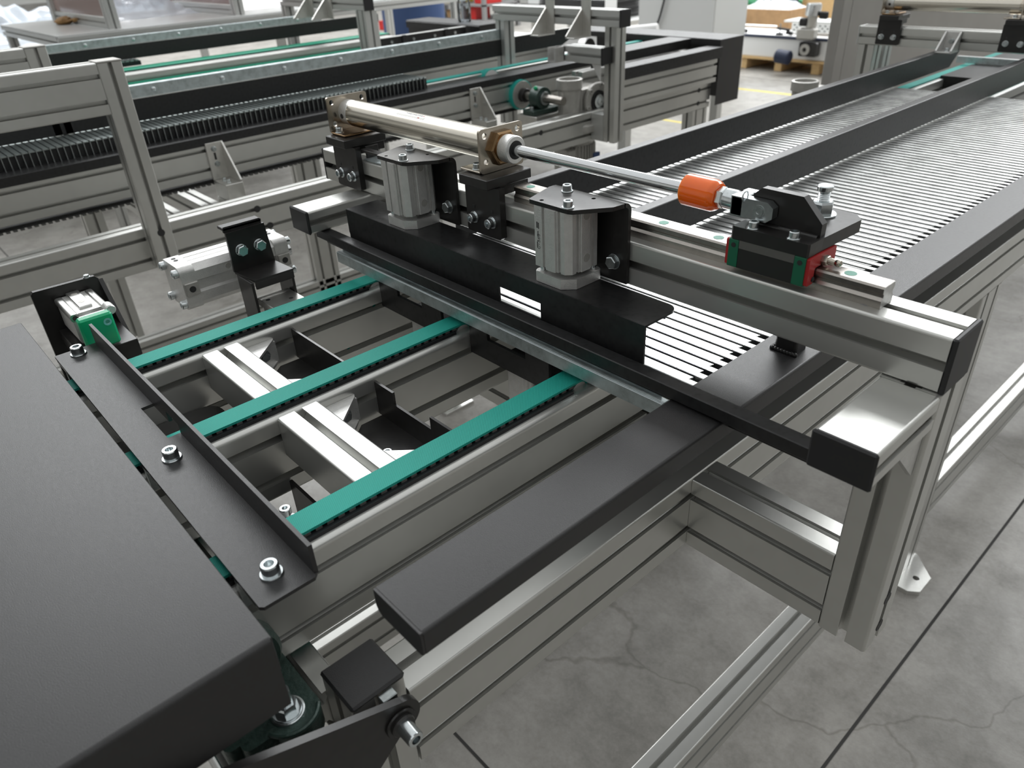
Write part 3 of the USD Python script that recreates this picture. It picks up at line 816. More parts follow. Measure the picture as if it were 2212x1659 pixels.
# ------------------------------------------------------------------ compact cylinders with their angle plates
def compact(xc, lab_c, lab_p):
    yc = .4905
    c = thing('compact_cylinder', lab_c, 'compact cylinder', (xc, yc, -.298))
    h = .0225
    body = sbox(xc - h, yc - h, xc + h, yc + h)
    cham = [Polygon([(xc + sx * (h + .001), yc + sy * (h - .0065)), (xc + sx * (h - .0065), yc + sy * (h + .001)), (xc + sx * (h + .001), yc + sy * (h + .001))]) for sx, sy in ((1, -1), (1, 1), (-1, 1))]
    body = body.difference(unary_union(cham))
    for sx in (-1, 1):
        for off in (-.0105, .0105):
            body = body.difference(sbox(*sorted((xc + sx * h, xc + sx * (h - .0022)))[:1], yc + off - .0017, sorted((xc + sx * (h + .001), xc + sx * (h - .0022)))[1], yc + off + .0017))
            y0, y1 = sorted((yc + sx * (h + .001), yc + sx * (h - .0022)))
            body = body.difference(sbox(xc + off - .0017, y0, xc + off + .0017, y1))
    part(c, 'body', ext(body, 'z', -.2818, -.2212), 'alu_cast')
    part(c, 'ridge', ext(rrect(xc - .0065, xc + .0065, yc - h - .0022, yc - h + .0004, .0008), 'z', -.2818, -.2214), 'alu_cast')
    part(c, 'ridge', ext(rrect(xc + h - .0004, xc + h + .0016, yc - .0065, yc + .0065, .0008), 'z', -.2818, -.2214), 'alu_cast')
    for z in (-.2275, -.2690):
        part(c, 'port', cyl((xc + h + .0005, yc + .0005, z), (xc + h + .0019, yc + .0005, z), .0042, 20), 'motor_grey')
    gp = rrect(xc - .0235, xc + .0235, yc - .0235, yc + .0235, .004).difference(unary_union([Polygon([(xc + sx * .0245, yc + sy * .0115), (xc + sx * .0115, yc + sy * .0245), (xc + sx * .0245, yc + sy * .0245)]) for sx, sy in ((1, -1),)]))
    part(c, 'guide_plate', ext(gp, 'z', -.2978, -.2875), 'alu_cast')
    for (sx, sy) in ((-1, -1), (1, 1), (-1, 1)):
        part(c, 'guide_pin', cyl((xc + sx * .0172, yc + sy * .0172, -.2900), (xc + sx * .0172, yc + sy * .0172, -.2780), .0032, 16), 'zinc')
        part(c, 'pin_boss', cyl((xc + sx * .0180, yc + sy * .0180, -.2978), (xc + sx * .0180, yc + sy * .0180, -.2868), .0056, 22), 'alu_cast')
    part(c, 'piston_rod', cyl((xc, yc, -.2900), (xc, yc, -.2700), .008, 22), 'chrome')
    p = thing('cylinder_plate', lab_p, 'angle plate', (xc, .52, -.299))
    zt = -.2171
    tp = Polygon([(xc - .0290, .4680), (xc + .0215, .4680), (xc + .0260, .4700), (xc + .0480, .5000), (xc + .0500, .5150), (xc - .0420, .5150), (xc - .0420, .5080), (xc - .0310, .4720)]).buffer(-.002).buffer(.002, quad_segs=4)
    for sx, sy in ((-1, -1), (1, 1)):
        tp = tp.difference(Point(xc + sx * .0172, yc + sy * .0172).buffer(.0021))
    part(p, 'top_plate', ext(tp, 'z', zt - .0040, zt), 'steel_black')
    R = .0085
    arc = [(.5150, zt)] + [(.5150 + R * math.sin(a), zt - R + R * math.cos(a)) for a in np.linspace(0, math.pi / 2, 8)[1:]] + [(.5235, -.2985)]
    ri = R - .004
    arc2 = [(.5195, -.2985)] + [(.5150 + ri * math.cos(a), zt - R + ri * math.sin(a)) for a in np.linspace(0, math.pi / 2, 8)] + [(.5150, zt - .004)]
    part(p, 'back_plate', ext(Polygon(arc + arc2), 'x', xc - .0420, xc + .0500), 'steel_black')
    for sx, sy in ((-1, 1), (1, -1)):
        add_screw(p, (xc + sx * .0172, yc + sy * .0172, zt), (0, 0, 1), .0058)
    add_hexbolt(p, (xc + .0345, .5195, -.2786), (0, -1, 0), .0115, .0055, .0078)
    return c


c1 = compact(-.7353, 'square grey compact cylinder on the left half of the black pusher channel', 'black angle plate clamping the left compact cylinder to the beam')
c2 = compact(-.4756, 'square grey compact cylinder on the right half of the black pusher channel, with printed label', 'black angle plate clamping the right compact cylinder to the beam')
# small printed type label on the near face
for (zc, w, x) in ((-.2400, .0015, -.4945), (-.2405, .0010, -.4925), (-.2490, .0008, -.4935), (-.2600, .0010, -.4945)):
    part(c2, 'print', bx(x - w / 2, x + w / 2, .46775, .46805, zc - .003, zc + .003, 0), 'ink')
tx = meshkit.text_mesh('C-365', .0034, .0002)
tx.apply_transform(trimesh.transformations.rotation_matrix(math.pi / 2, [0, 0, 1]))      # reads upwards
tx.apply_transform(trimesh.transformations.rotation_matrix(math.pi / 2, [1, 0, 0]))
tx.apply_translation([-.4910, .46800, -.2640])
part(c2, 'print', tx, 'ink', 'small printed type number')

# ------------------------------------------------------------------ black pusher channel moved by the compact cylinders
hc = thing('pusher_channel', 'long black folded channel with a window hanging under the two compact cylinders', 'channel', (-.6, .48, -.338))
zt = -.2981
hx0, hx1 = -.8490, -.3560
tpp = rrect(hx0, hx1, .4630, .5115, .0001).difference(sbox(hx1 - .012, .4995, hx1 + .01, .52)).union(Point(hx1 - .012, .4995).buffer(.012)).intersection(sbox(hx0, .463, hx1, .5115))
part(hc, 'top_plate', ext(tpp, 'z', zt - .0022, zt), 'sheet_black')
fc = sbox(hx0, -.3372, hx1, zt - .0002).difference(sbox(-.5500, -.3356, -.4868, -.3182)).difference(sbox(-.8495, -.34, -.8480, -.33))
part(hc, 'front_plate', ext(fc, 'y', .4622, .4644), 'sheet_black')
part(hc, 'back_lip', bx(hx0, hx1 - .014, .5093, .5115, zt - .016, zt - .0022), 'sheet_black')

# ------------------------------------------------------------------ thin cross bar under the arms
cbr = thing('cross_bar', 'thin black cross bar bolted under the two capped arms', 'cross bar', (-.53, .45, -.345))
part(cbr, 'bar', bx(-.9050, -.1500, .4422, .4568, -.3440, -.3320, .0008), 'sheet_black')
part(cbr, 'lower_flange', bx(-.9050, -.1500, .4560, .4578, -.3560, -.3440, .0004), 'sheet_black')

# ------------------------------------------------------------------ galvanised stop strip with its carriers
ss = thing('stop_strip', 'galvanised stop strip lying across the far ends of the green belts', 'stop strip', (-.6, .455, -.374))
part(ss, 'front_face', bx(-.8720, -.3235, .4500, .4516, -.3740, -.3592, .0005), 'galvanised')
part(ss, 'top_face', bx(-.8720, -.3235, .4516, .4600, -.3608, -.3592, .0004), 'galvanised')
part(ss, 'back_lip', bx(-.8720, -.3320, .4600, .4616, -.3608, -.3560, .0004), 'galvanised')
part(ss, 'top_lip', bx(-.8700, -.3400, .4616, .4680, -.3572, -.3560, .0004), 'galvanised')
for (x0, x1, n0, n1, lab) in ((-.5990, -.4710, -.5680, -.5060, 'black carrier plate of the stop strip between middle and right belts'), (-.7830, -.6520, -.7420, -.6900, 'black carrier plate of the stop strip between left and middle belts')):
    t = thing('strip_carrier', lab, 'carrier plate', ((x0 + x1) / 2, .46, -.44))
    pg = sbox(x0, -.4130, x1, -.3745).difference(sbox(n0, -.3870, n1, -.37))
    part(t, 'plate', ext(pg, 'y', .4560, .4600), 'sheet_black')
    part(t, 'foot', bx(x0 + .03, x1 - .02, .4600, .5100, -.4160, -.4130), 'sheet_black')
    xm = x0 + .072
    part(t, 'lift_body', ext(rrect(xm - .020, xm + .022, .4640, .5060, .003), 'z', -.470, -.4162), 'alu_cast', 'small silver lift cylinder under the carrier plate')
    part(t, 'lift_rod', cyl((xm + .012, .4680, -.500), (xm + .012, .4680, -.418), .006, 20), 'alu_cast')

# ------------------------------------------------------------------ rod end: orange bush, lock nut, clevis
re_ = thing('stop_bush', 'bright orange stop bush on the piston rod before the clevis', 'stop bush', (-.365, YR, ZA))
part(re_, 'bush', lathe((-.3830, YR, ZA), (1, 0, 0), [(0, .0062), (0, .0125), (.0012, .0138), (.0290, .0138), (.0320, .0128), (.0345, .0110), (.0345, .0062)], 44), 'orange')
ck = thing('clevis', 'zinc fork clevis with cross pin joining the piston rod to the black fin', 'clevis', (-.31, YR, ZA))
part(ck, 'lock_nut', hexa((-.3480, YR, ZA), (1, 0, 0), .0160, .0060, .25), 'zinc', smooth=False)
part(ck, 'neck', lathe((-.3420, YR, ZA), (1, 0, 0), [(0, 0), (0, .0080), (.0010, .0088), (.0105, .0088), (.0125, .0078), (.0140, .0078), (.0140, 0)], 32), 'zinc')
pf = Polygon([(-.3290, -.2110), (-.3290, -.1945), (-.2960, -.1945), (-.2905, -.1985), (-.2905, -.2070), (-.2960, -.2110)])
part(ck, 'fork', cat(ext(pf, 'y', .5335, .5415), ext(pf, 'y', .5505, .5585), bx(-.3290, -.3180, .5335, .5585, -.2108, -.1947, .0008)), 'zinc', smooth=False)
part(ck, 'pin', cat(lathe((-.3025, .5335, -.2028), (0, -1, 0), [(0, 0), (0, .0052), (.0006, .0052), (.0006, .0040), (.0012, .0040), (.0012, .0022), (.0006, .0018), (.0006, 0)], 28), cyl((-.3025, .5335, -.2028), (-.3025, .5590, -.2028), .004, 20)), 'zinc_dull')
part(ck, 'spring_clip', sweep([(-.3170, .5345 + .004 * math.cos(a), -.1935 + .004 * math.sin(a)) for a in np.linspace(0, 2 * math.pi, 13)], .0008, 6), 'zinc')

# ------------------------------------------------------------------ side units left of the belts
# compact cylinder pushing a green pad
su = thing('side_clamp_cylinder', 'small silver block cylinder with a bright green pad beside the left belt end', 'compact cylinder', (-.935, .145, -.40))
zt_ = -.345
yc = .146
bp = rrect(yc - .0195, yc + .0195, zt_ - .0400, zt_ - .0030, .004)
part(su, 'body', ext(bp, 'x', -.9700, -.9050), 'alu_cast')
part(su, 'center_ridge', bx(-.9720, -.9150, yc - .0070, yc + .0075, zt_ - .0040, zt_, .0008), 'alu_bright')
for (x) in (-.960, -.930):
    part(su, 'screw_hole', cyl((x, yc, zt_ - .001), (x, yc, zt_ + .0002), .0036, 20), 'motor_grey')
for (a, b) in ((yc - .0215, yc - .0120), (yc + .0125, yc + .0215)):
    part(su, 'side_rib', ext(rrect(a, b, zt_ - .0100, zt_ - .0010, .003), 'x', -.9660, -.9000), 'alu_bright')
    part(su, 'bore', cyl((-.9001, (a + b) / 2, zt_ - .0055), (-.8995, (a + b) / 2, zt_ - .0055), .0028, 18), 'plug_dark')
part(su, 'rod_head', cyl((-.9050, yc, zt_ - .0200), (-.8900, yc, zt_ - .0200), .0100, 24), 'chrome')
part(su, 'pressure_plate', bx(-.8920, -.8850, yc - .0150, yc + .0170, zt_ - .0370, zt_ - .0020), 'alu_bright')
part(su, 'guide_bush', lathe((-.9000, yc + .0185, zt_ - .0030), (1, 0, 0), [(0, 0), (0, .0058), (.0130, .0058), (.0145, .0048), (.0145, 0)], 24), 'alu_cast')
pad = part(su, 'pad', bx(-.8850, -.8720, .1260, .1618, -.3830, -.3445, .0022), 'pad_green', 'bright green plastic pad')
part(pad, 'countersunk_screw', lathe((-.8720, .1545, -.3545), (1, 0, 0), [(0, 0), (0, .0044), (.0004, .0044), (.0004, .0024), (-.001, .0020), (-.001, 0)], 24), 'zinc')
sp = thing('side_clamp_plate', 'tall black mounting plate behind the small cylinder with the green pad', 'mounting plate', (-.975, .14, -.55))
spp = Polygon([(.105, -.60), (.105, -.3370), (.108, -.3340), (.176, -.3350), (.1800, -.3400), (.1950, -.60)])
part(sp, 'plate', ext(spp, 'x', -.9790, -.9730), 'steel_black')
part(sp, 'side_web', ext(Polygon([(-.973, -.60), (-.973, -.3400), (-.9100, -.4200), (-.8950, -.5000), (-.8950, -.60)]), 'y', .1790, .1840), 'steel_black')
part(sp, 'shelf', bx(-.9730, -.8760, .118, .179, -.4080, -.3870), 'steel_black')
add_hexbolt(sp, (-.9750, .168, -.3350), (0, 0, 1), .006, .002, .004)

# large cylinder along the belt
hz = thing('side_cylinder', 'large silver square-section cylinder lying beside the left belt', 'pneumatic cylinder', (-.978, .34, -.42))
X0, X1, Zt, Zb = -1.0080, -.9500, -.3490, -.4070
cc = .008
sec = Polygon([(X0 + cc, Zt), (X1 - cc, Zt), (X1, Zt - cc), (X1, Zt - .0205), (X1 - .004, Zt - .0230), (X1 - .004, Zb + .0230), (X1, Zb + .0205), (X1, Zb + cc), (X1 - cc, Zb), (X0 + cc, Zb), (X0, Zb + cc), (X0, Zt - cc)])
sec = sec.difference(sbox(X0 + .020, Zt - .0012, X0 + .0225, Zt + .001)).difference(sbox(X0 + .036, Zt - .0012, X0 + .0375, Zt + .001))
part(hz, 'barrel', ext(sec, 'y', .2860, .3980), 'alu_cast')
for (y0, y1, s) in ((.2660, .2860, -1), (.3980, .4180, 1)):
    e_ = part(hz, 'end_cover', ext(rrect(X0 - .0008, X1 + .0008, Zb - .0008, Zt + .0008, .009, 5), 'y', y0, y1), 'alu_cast')
    for xx in (X0 + .0075, X1 - .0075):
        for zz in (Zt - .0075, Zb + .0075):
            part(hz, 'cover_screw', lathe((xx, y0 if s < 0 else y1, zz), (0, s, 0), [(0, 0), (0, .0058), (.0060, .0058), (.0070, .0050), (.0070, .0028), (.004, .0026), (.004, 0)], 22), 'zinc')
    part(hz, 'port_block', bx(X1, X1 + .0045, y0 + .001, y1 - .001, -.3870, -.3690, .001), 'motor_grey')
    part(hz, 'port', cyl((X1 + .0044, (y0 + y1) / 2, -.3780), (X1 + .0050, (y0 + y1) / 2, -.3780), .0042, 20), 'plug_dark')
    for xx in (X0 + .017, X0 + .026):
        part(hz, 'cover_hole', cyl((xx, (y0 + y1) / 2, Zt + .0008), (xx, (y0 + y1) / 2, Zt + .0012), .0030, 18), 'plug_dark')
part(hz, 'sensor_port', cyl((X1 - .0002, .330, Zt - .0140), (X1 + .0004, .330, Zt - .0140), .0038, 20), 'motor_grey')
part(hz, 'piston_rod', cyl((-.979, .418, -.378), (-.979, .4320, -.378), .008, 22), 'chrome')

cl = thing('clamp_bracket', 'black Z-shaped clamp bracket with two hex bolts in front of the silver side cylinder', 'bracket', (-.92, .36, -.42))
cp = Polygon([(.3280, -.3660), (.3290, -.3135), (.3820, -.3125), (.3860, -.3660)])
part(cl, 'upright', ext(cp, 'x', -.9310, -.9270), 'steel_black')
part(cl, 'top_lip', bx(-.9480, -.9310, .3280, .3810, -.3110, -.3070), 'steel_black')
part(cl, 'riser', bx(-.9350, -.9310, .3285, .3805, -.3140, -.3070), 'steel_black')
part(cl, 'shelf', ext(Polygon([(-.9290, .3290), (-.9290, .3850), (-.8800, .3880), (-.8800, .3340)]), 'z', -.3690, -.3660), 'steel_black')
part(cl, 'front_lip', bx(-.8830, -.8800, .3340, .3880, -.3790, -.3690), 'steel_black')
part(cl, 'leg', bx(-.9250, -.8820, .3290, .3325, -.52, -.3690), 'steel_black')
part(cl, 'leg', bx(-.9250, -.8820, .3845, .3880, -.52, -.3690), 'steel_black')
for y in (.3435, .3690):
    add_hexbolt(cl, (-.9270, y, -.3390), (1, 0, 0), .0130, .0065, .0078, .2, mat='zinc')
gpz = -.398
gp = thing('guide_block', 'flat silver guide block with two holes under the black clamp bracket', 'guide block', (-.87, .36, -.42))
part(gp, 'block', bx(-.9000, -.8450, .3385, .3840, gpz - .010, gpz, .0008), 'alu_machined')
part(gp, 'lower_body', bx(-.8950, -.8500, .3420, .3800, gpz - .05, gpz - .010, .0015), 'alu_cast')
for (x, y) in ((-.8830, .3460), (-.8650, .3700)):
    part(gp, 'hole', cyl((x, y, gpz - .0005), (x, y, gpz + .0002), .0030, 18), 'plug_dark')

# ------------------------------------------------------------------ drive parts under the big cover
pb_ = thing('pillow_block', 'dark green cast pillow block with a bright bolt washer below the big cover', 'pillow block', (-.37, .08, ZR))
ft = sbox(-.4700, .040, -.3650, .1080).buffer(.0001).union(sbox(-.40, .0500, -.3560, .1080)).union(Point(-.3625, .0900).buffer(.0185, quad_segs=8)).buffer(-.006).buffer(.006, quad_segs=4)
part(pb_, 'foot', ext(ft, 'z', ZR, -.4685), 'cast_green')
ridge = []
for a in np.linspace(-1.2, 1.1, 14):
    ridge.append((-.3660 + .0205 * math.cos(a), .0880 + .0205 * math.sin(a), -.4683))
part(pb_, 'cast_ridge', sweep(ridge, .0019, 8), 'cast_green')
part(pb_, 'bearing_housing', lathe((-.4350, .074, -.4450), (1, 0, 0), [(0, 0), (0, .030), (.004, .033), (.030, .033), (.034, .030), (.034, 0)], 36), 'cast_green')
hb = part(pb_, 'bolt', cat(cyl((-.3660, .0865, -.4665), (-.3660, .0865, -.4450), .0055, 24), hexa((-.3660, .0865, -.4655), (0, 0, 1), .0150, .0080)), 'zinc', smooth=False)
part(hb, 'washer', lathe((-.3660, .0865, -.4685), (0, 0, 1), [(0, 0), (0, .0125), (.0016, .0125), (.0020, .0115), (.0020, .0105), (.0036, .0105), (.0036, 0)], 32), 'zinc')
ds = thing('drive_shaft', 'bright steel drive shaft under the big black cover', 'shaft', (-.6, .05, -.47))
part(ds, 'shaft', cyl((-.4600, .0440, -.5050), (-.3600, .0440, -.5050), .0125, 28, .001), 'chrome')
lv = thing('tensioner_lever', 'black flat tensioner lever bolted to the capped corner leg', 'lever', (-.316, .145, -.484))
lp = unary_union([Point(.1470, -.4845).buffer(.0165, quad_segs=10), Polygon([(.1530, -.4695), (.1014, -.4480), (.0396, -.4215), (-.0200, -.3990), (-.0200, -.600), (.0700, -.600), (.1229, -.5190), (.1440, -.5010)])])
part(lv, 'plate', ext(lp, 'x', -.3200, -.3140), 'steel_black')
part(lv, 'boss', lathe((-.3140, .1455, -.4860), (1, 0, 0), [(0, 0), (0, .0120), (.0012, .0125), (.0025, .0120), (.0025, .0095), (.0045, .0095), (.0060, .0085), (.0060, 0)], 32), 'steel_black')
part(lv, 'bolt', lathe((-.3080, .1455, -.4860), (1, 0, 0), [(0, 0), (0, .0065), (.0125, .0065), (.0140, .0058), (.0140, .0036), (.007, .0034), (.007, 0)], 28), 'zinc')
part(lv, 'spacer', cyl((-.3306, .1455, -.4860), (-.3200, .1455, -.4860), .009, 24), 'steel_black')
part(lv, 'clamp_lip', bx(-.3305, -.3225, .1395, .1520, -.4760, -.4672), 'zinc_dull')
mo = thing('drive_gearmotor', 'light grey gearmotor partly in view at the bottom under the lever', 'gearmotor', (-.37, .07, -.70))
part(mo, 'flange', lathe((-.3840, .0660, -.5900), (0, 0, 1), [(0, 0), (0, .050), (.012, .050), (.016, .046), (.016, .030), (.034, .028), (.0345, .024), (.0345, 0)], 48), 'motor_grey')
part(mo, 'body', lathe((-.3840, .0660, -.76), (0, 0, 1), [(0, 0), (0, .040), (.17, .040), (.17, 0)], 40), 'motor_grey')
part(mo, 'lug', bx(-.3640, -.3560, .1000, .1100, -.576, -.548, .002), 'alu_cast')
part(mo, 'screw', lathe((-.3930, .0790, -.5560), (0, 0, 1), [(0, 0), (0, .0055), (.006, .005), (.0075, .003), (.0075, 0)], 20), 'zinc')

# ------------------------------------------------------------------ second machine to the left
XF = -1.640
m1 = thing('left_machine_frame', 'slotted aluminium frame of the second conveyor, standing left of the near one', 'conveyor frame')
part(m1, 'lower_rail', prof('y', -.80, 2.44, XF - P45, XF, -.586, -.496), 'alu')
part(m1, 'corner_post', prof('z', -.578, -.1725, XF + .0004, XF + P45, .4140, .4590), 'alu')
part(m1, 'post_cap', bx(XF + .0002, XF + P45 + .0004, .4136, .4594, -.1725, -.1690, .001), 'motor_grey')
part(m1, 'upper_rail', prof('y', -1.20, .4136, XF + .0004, XF + P45, -.2610, -.1710), 'alu')
part(m1, 'corner_post', prof('z', -.90, -.1725, -2.0850, -2.0400, .3930, .4380), 'alu')
part(m1, 'post_cap', bx(-2.0854, -2.0396, .3926, .4384, -.1725, -.1690, .001), 'motor_grey')
part(m1, 'upper_rail', prof('y', -1.20, .3926, -2.0850, -2.0400, -.2610, -.1710), 'alu')
part(m1, 'stretcher', prof('y', -.60, 2.4, XF - P45, XF, -1.125, -1.035), 'alu')
part(m1, 'stretcher', prof('y', -.60, 2.4, -2.35, -2.305, -1.125, -1.035), 'alu')
part(m1, 'far_rail', prof('y', -.80, 2.44, -2.35, -2.305, -.586, -.496), 'alu')
for y in (-.55, 1.10, 2.34):
    for x in (XF - P45, -2.35):
        part(m1, 'leg', prof('z', -Z0 + .01, -.5862, x, x + P45, y, y + .09), 'alu')
        part(m1, 'foot_plate', bx(x - .01, x + .10, y - .01, y + .10, -Z0, -Z0 + .01), 'alu_bright')
for y in (.520, .615):
    part(m1, 'cross_rail', prof('x', -2.3048, XF - P45 - .0002, y, y + P45, -.586, -.541), 'alu')
for (x, y, z) in ((XF + P45 + .0003, .4365, -.500), (XF + P45 + .0003, .4365, -.565)):
    part(m1, 'connector', cyl((x - .001, y, z), (x + .0006, y, z), .0075, 20), 'plug_dark')
for (y, z) in ((.668, -.5185), (.690, -.5635), (1.58, -.5185), (1.83, -.5185), (1.83, -.5635), (2.37, -.5185), (2.37, -.5635)):
    part(m1, 'connector', cyl((XF - .001, y, z), (XF + .0006, y, z), .0078, 20), 'plug_dark')

r2 = thing('left_inner_rail', 'aluminium rail with a toothed return belt below it, on the left machine', 'belt rail')
part(r2, 'rail', prof('y', -.80, 2.42, -1.9150, -1.8700, -.489, -.399), 'alu')
part(r2, 'return_belt', bx(-1.9120, -1.8740, -.80, 2.40, -.5010, -.4980, 0), 'rubber_black')
teeth = [bx(-1.9120, -1.8735, -.2 + .0140 * i, -.2 + .0140 * i + .0078, -.5055, -.5012, 0) for i in range(110)]
part(r2, 'return_teeth', cat(*teeth), 'tooth_grey', 'row of rounded belt teeth', smooth=False, kind='stuff')
part(r2, 'side_channel', cat(bx(-1.8700, -1.8670, -.80, 2.05, -.4105, -.3905, .0005), bx(-1.9300, -1.8700, -.80, 2.05, -.3925, -.3905, .0005)), 'sheet_black')

s2 = thing('left_slat_conveyor', 'slat conveyor of the left machine with dark side fins in a long row', 'slat conveyor', (-1.98, .6, -.36))


def fin(y):
    a = bx(-2.0600, -1.9200, y, y + .0105, -.3640, -.3605, 0)
    return a


nf = 0
y = 1.385
while y > -.25:
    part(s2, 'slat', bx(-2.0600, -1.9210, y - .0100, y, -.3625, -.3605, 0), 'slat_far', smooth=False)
    part(s2, 'fin', cat(bx(-1.9225, -1.9175, y - .0128, y - .0112, -.3950, -.3570, 0), bx(-2.06, -1.9225, y - .0124, y - .0112, -.3640, -.3590, 0)), 'zinc_dull', smooth=False)
    y -= .0138
    nf += 1
part(s2, 'chain_block', bx(-2.0580, -1.9240, -.30, 1.385, -.3950, -.3640, 0), 'slide_black')


def left_guide(x, y0, y1, lab, nb):
    g = thing('left_guide', lab, 'guide rail', (x, .5, -.36))
    part(g, 'black_plate', ext(Polygon([(y0, -.3590), (y1 - .045, -.3590), (y1, -.3400), (y1, -.3070), (y0, -.3070)]), 'x', x - .003, x), 'sheet_black')
    part(g, 'galvanised_angle', cat(bx(x - .006, x - .0031, y0, y1 - .30, -.3150, -.2790, .0005), bx(x - .030, x - .0060, y0, y1 - .30, -.2815, -.2790, .0005)), 'galvanised', 'galvanised steel angle with bolt heads')
    part(g, 'top_edge', bx(x - .0031, x + .0006, y0, y1, -.3085, -.3065, .0002), 'alu_bright')
    for i in range(nb):
        yy = y1 - .42 - .178 * i
        if yy > y0:
            part(g, 'bolt_head', lathe((x - .0031, yy, -.2925), (1, 0, 0), [(0, 0), (0, .0062), (.003, .0055), (.0045, .003), (.0045, 0)], 16), 'zinc')
    return g


left_guide(-2.0400, -.30, 2.13, 'black and galvanised guide on the left machine, nearer one with bolt heads', 10)
left_guide(-3.3400, -.10, 2.16, 'black and galvanised guide on the farther left machine, beside the white-topped bench', 10)

# gusset brackets between the rails
for (yy, lab) in ((.668, 'silver gusset bracket on the left machine, near its corner post'), (1.500, 'silver gusset bracket on the left machine beside the green pulley')):
    g = thing('gusset_bracket', lab, 'gusset bracket', (-1.84, yy + .04, -.53))
    part(g, 'back_plate', bx(-1.8695, -1.8640, yy, yy + .044, -.4930, -.4050), 'alu_machined')
    part(g, 'web', ext(Polygon([(-1.8640, -.4060), (-1.8640, -.4930), (-1.7980, -.4930), (-1.7980, -.4880)]), 'y', yy + .040, yy + .0440), 'alu_machined')
    part(g, 'base_block', bx(-1.8690, -1.7960, yy, yy + .0440, -.5330, -.4935, .0008), 'alu_machined')
    part(g, 'carrier', prof('x', -1.8685, XF - P45 - .0005, yy, yy + P45, -.5790, -.5340, 'LRTB'), 'alu')
    for z in (-.4200, -.4560):
        add_hexbolt(g, (-1.8640, yy + .018, z), (1, 0, 0), .010, .005, .0065)
    for x in (-1.842, -1.818):
        add_screw(g, (x, yy + .018, -.4935), (0, 0, 1), .006)
    part(g, 'slot', bx(-1.8642, -1.8634, yy + .0150, yy + .0205, -.4460, -.4290), 'plug_dark')

# pulley, bearing and gearmotor of the left machine
pu = thing('drive_pulley', 'green-rimmed drive pulley of the left machine beside the gearmotor', 'pulley', (-1.85, 1.70, -.53))
yc, zc = 1.708, -.453
part(pu, 'rim_belt', tube((-1.8900, yc, zc), (-1.8550, yc, zc), .0460, .0420, 44), 'belt_teal')
part(pu, 'disc', tube((-1.8880, yc, zc), (-1.8530, yc, zc), .0422, .0150, 44), 'motor_grey')
part(pu, 'hub', cyl((-1.8530, yc, zc), (-1.8350, yc, zc), .0210, 28, .001), 'steel_black')
part(pu, 'shaft', cyl((-1.9000, yc, zc), (-1.6700, yc, zc), .0125, 24), 'rail_steel')
br = thing('flange_bearing', 'dark green pillow block bearing with a bright green grease cap, next to the pulley', 'pillow block', (-1.775, 1.71, -.53))
part(br, 'ring', tube((-1.7920, yc, zc), (-1.7560, yc, zc), .0330, .0180, 40), 'cast_green')
part(br, 'inner_ring', tube((-1.7600, yc, zc), (-1.7480, yc, zc), .0200, .0130, 32), 'zinc_dull')
part(br, 'foot', bx(-1.8000, -1.7480, 1.655, 1.765, -.4980, -.4830, .002), 'cast_green')
part(br, 'grease_cap', trimesh.creation.icosphere(2, .0065).apply_translation([-1.7740, yc - .018, zc + .0310]), 'pad_green', 'bright green grease cap')
add_hexbolt(br, (-1.774, 1.672, -.4830), (0, 0, 1), .013, .007, .009)
part(br, 'carrier_block', bx(-1.8200, -1.7300, 1.650, 1.770, -.5330, -.4985, .001), 'alu_machined')
gm = thing('gearmotor', 'light grey worm gearmotor hanging upright on the left machine', 'gearmotor', (-1.69, 1.8, -.70))
gx, gy = -1.710, 1.775
part(gm, 'upper_tube', lathe((gx, gy, -.5200), (0, 0, 1), [(0, 0), (0, .0400), (.0100, .0420), (.0110, .0380), (.0200, .0360), (.0900, .0360), (.0910, .0410), (.1180, .0410), (.1190, .0390), (.1190, .0330), (.1100, .0320), (.1100, 0)], 44), 'motor_grey')
part(gm, 'gear_case', lathe((gx + .000, gy + .085, -.4760), (1, 0, 0), [(-.045, 0), (-.045, .050), (.030, .050), (.036, .0560), (.044, .0560), (.046, .0540), (.046, .0340), (.0430, .0320), (.0430, 0)], 48), 'motor_grey')
part(gm, 'neck', bx(gx - .034, gx + .030, gy + .02, gy + .075, -.5160, -.4300, .006), 'motor_grey')
part(gm, 'bearing_seat', tube((gx + .0430, gy + .085, -.4760), (gx + .0500, gy + .085, -.4760), .0330, .0240, 40), 'rubber_black')
part(gm, 'shaft_end', lathe((gx + .0430, gy + .085, -.4760), (1, 0, 0), [(0, 0), (0, .0215), (.0080, .0205), (.0090, .0120), (.0130, .0110), (.0140, .0060), (.0140, 0)], 32), 'zinc')
for i in range(6):
    a = i * math.pi / 3 + .3
    part(gm, 'lug', lathe((gx + .0400, gy + .085 + .0490 * math.cos(a), -.4760 + .0490 * math.sin(a)), (1, 0, 0), [(0, 0), (0, .0085), (.0080, .0080), (.0095, .0065), (.0095, .0030), (.006, .0028), (.006, 0)], 18), 'motor_grey')
part(gm, 'motor_flange', lathe((gx, gy + .03, -.5560), (0, 0, 1), [(0, 0), (0, .0800), (.003, .0830), (.020, .0830), (.0240, .0790), (.0300, .0480), (.0360, .0440), (.0360, 0)], 52), 'motor_grey')
part(gm, 'motor_body', lathe((gx, gy + .03, -.8000), (0, 0, 1), [(0, 0), (0, .052), (.004, .056), (.21, .056), (.244, .066), (.244, 0)], 48), 'motor_grey')
for i in range(18):
    a = -1.5 + i * .17
    ca, sa = math.cos(a), math.sin(a)
    f_ = bx(.0550, .0640, -.0012, .0012, -.7950, -.6000, 0)
    f_.apply_transform(trimesh.transformations.rotation_matrix(a, [0, 0, 1])); f_.apply_translation([gx, gy + .03, 0])
    part(gm, 'cooling_fin', f_, 'motor_grey', smooth=False)
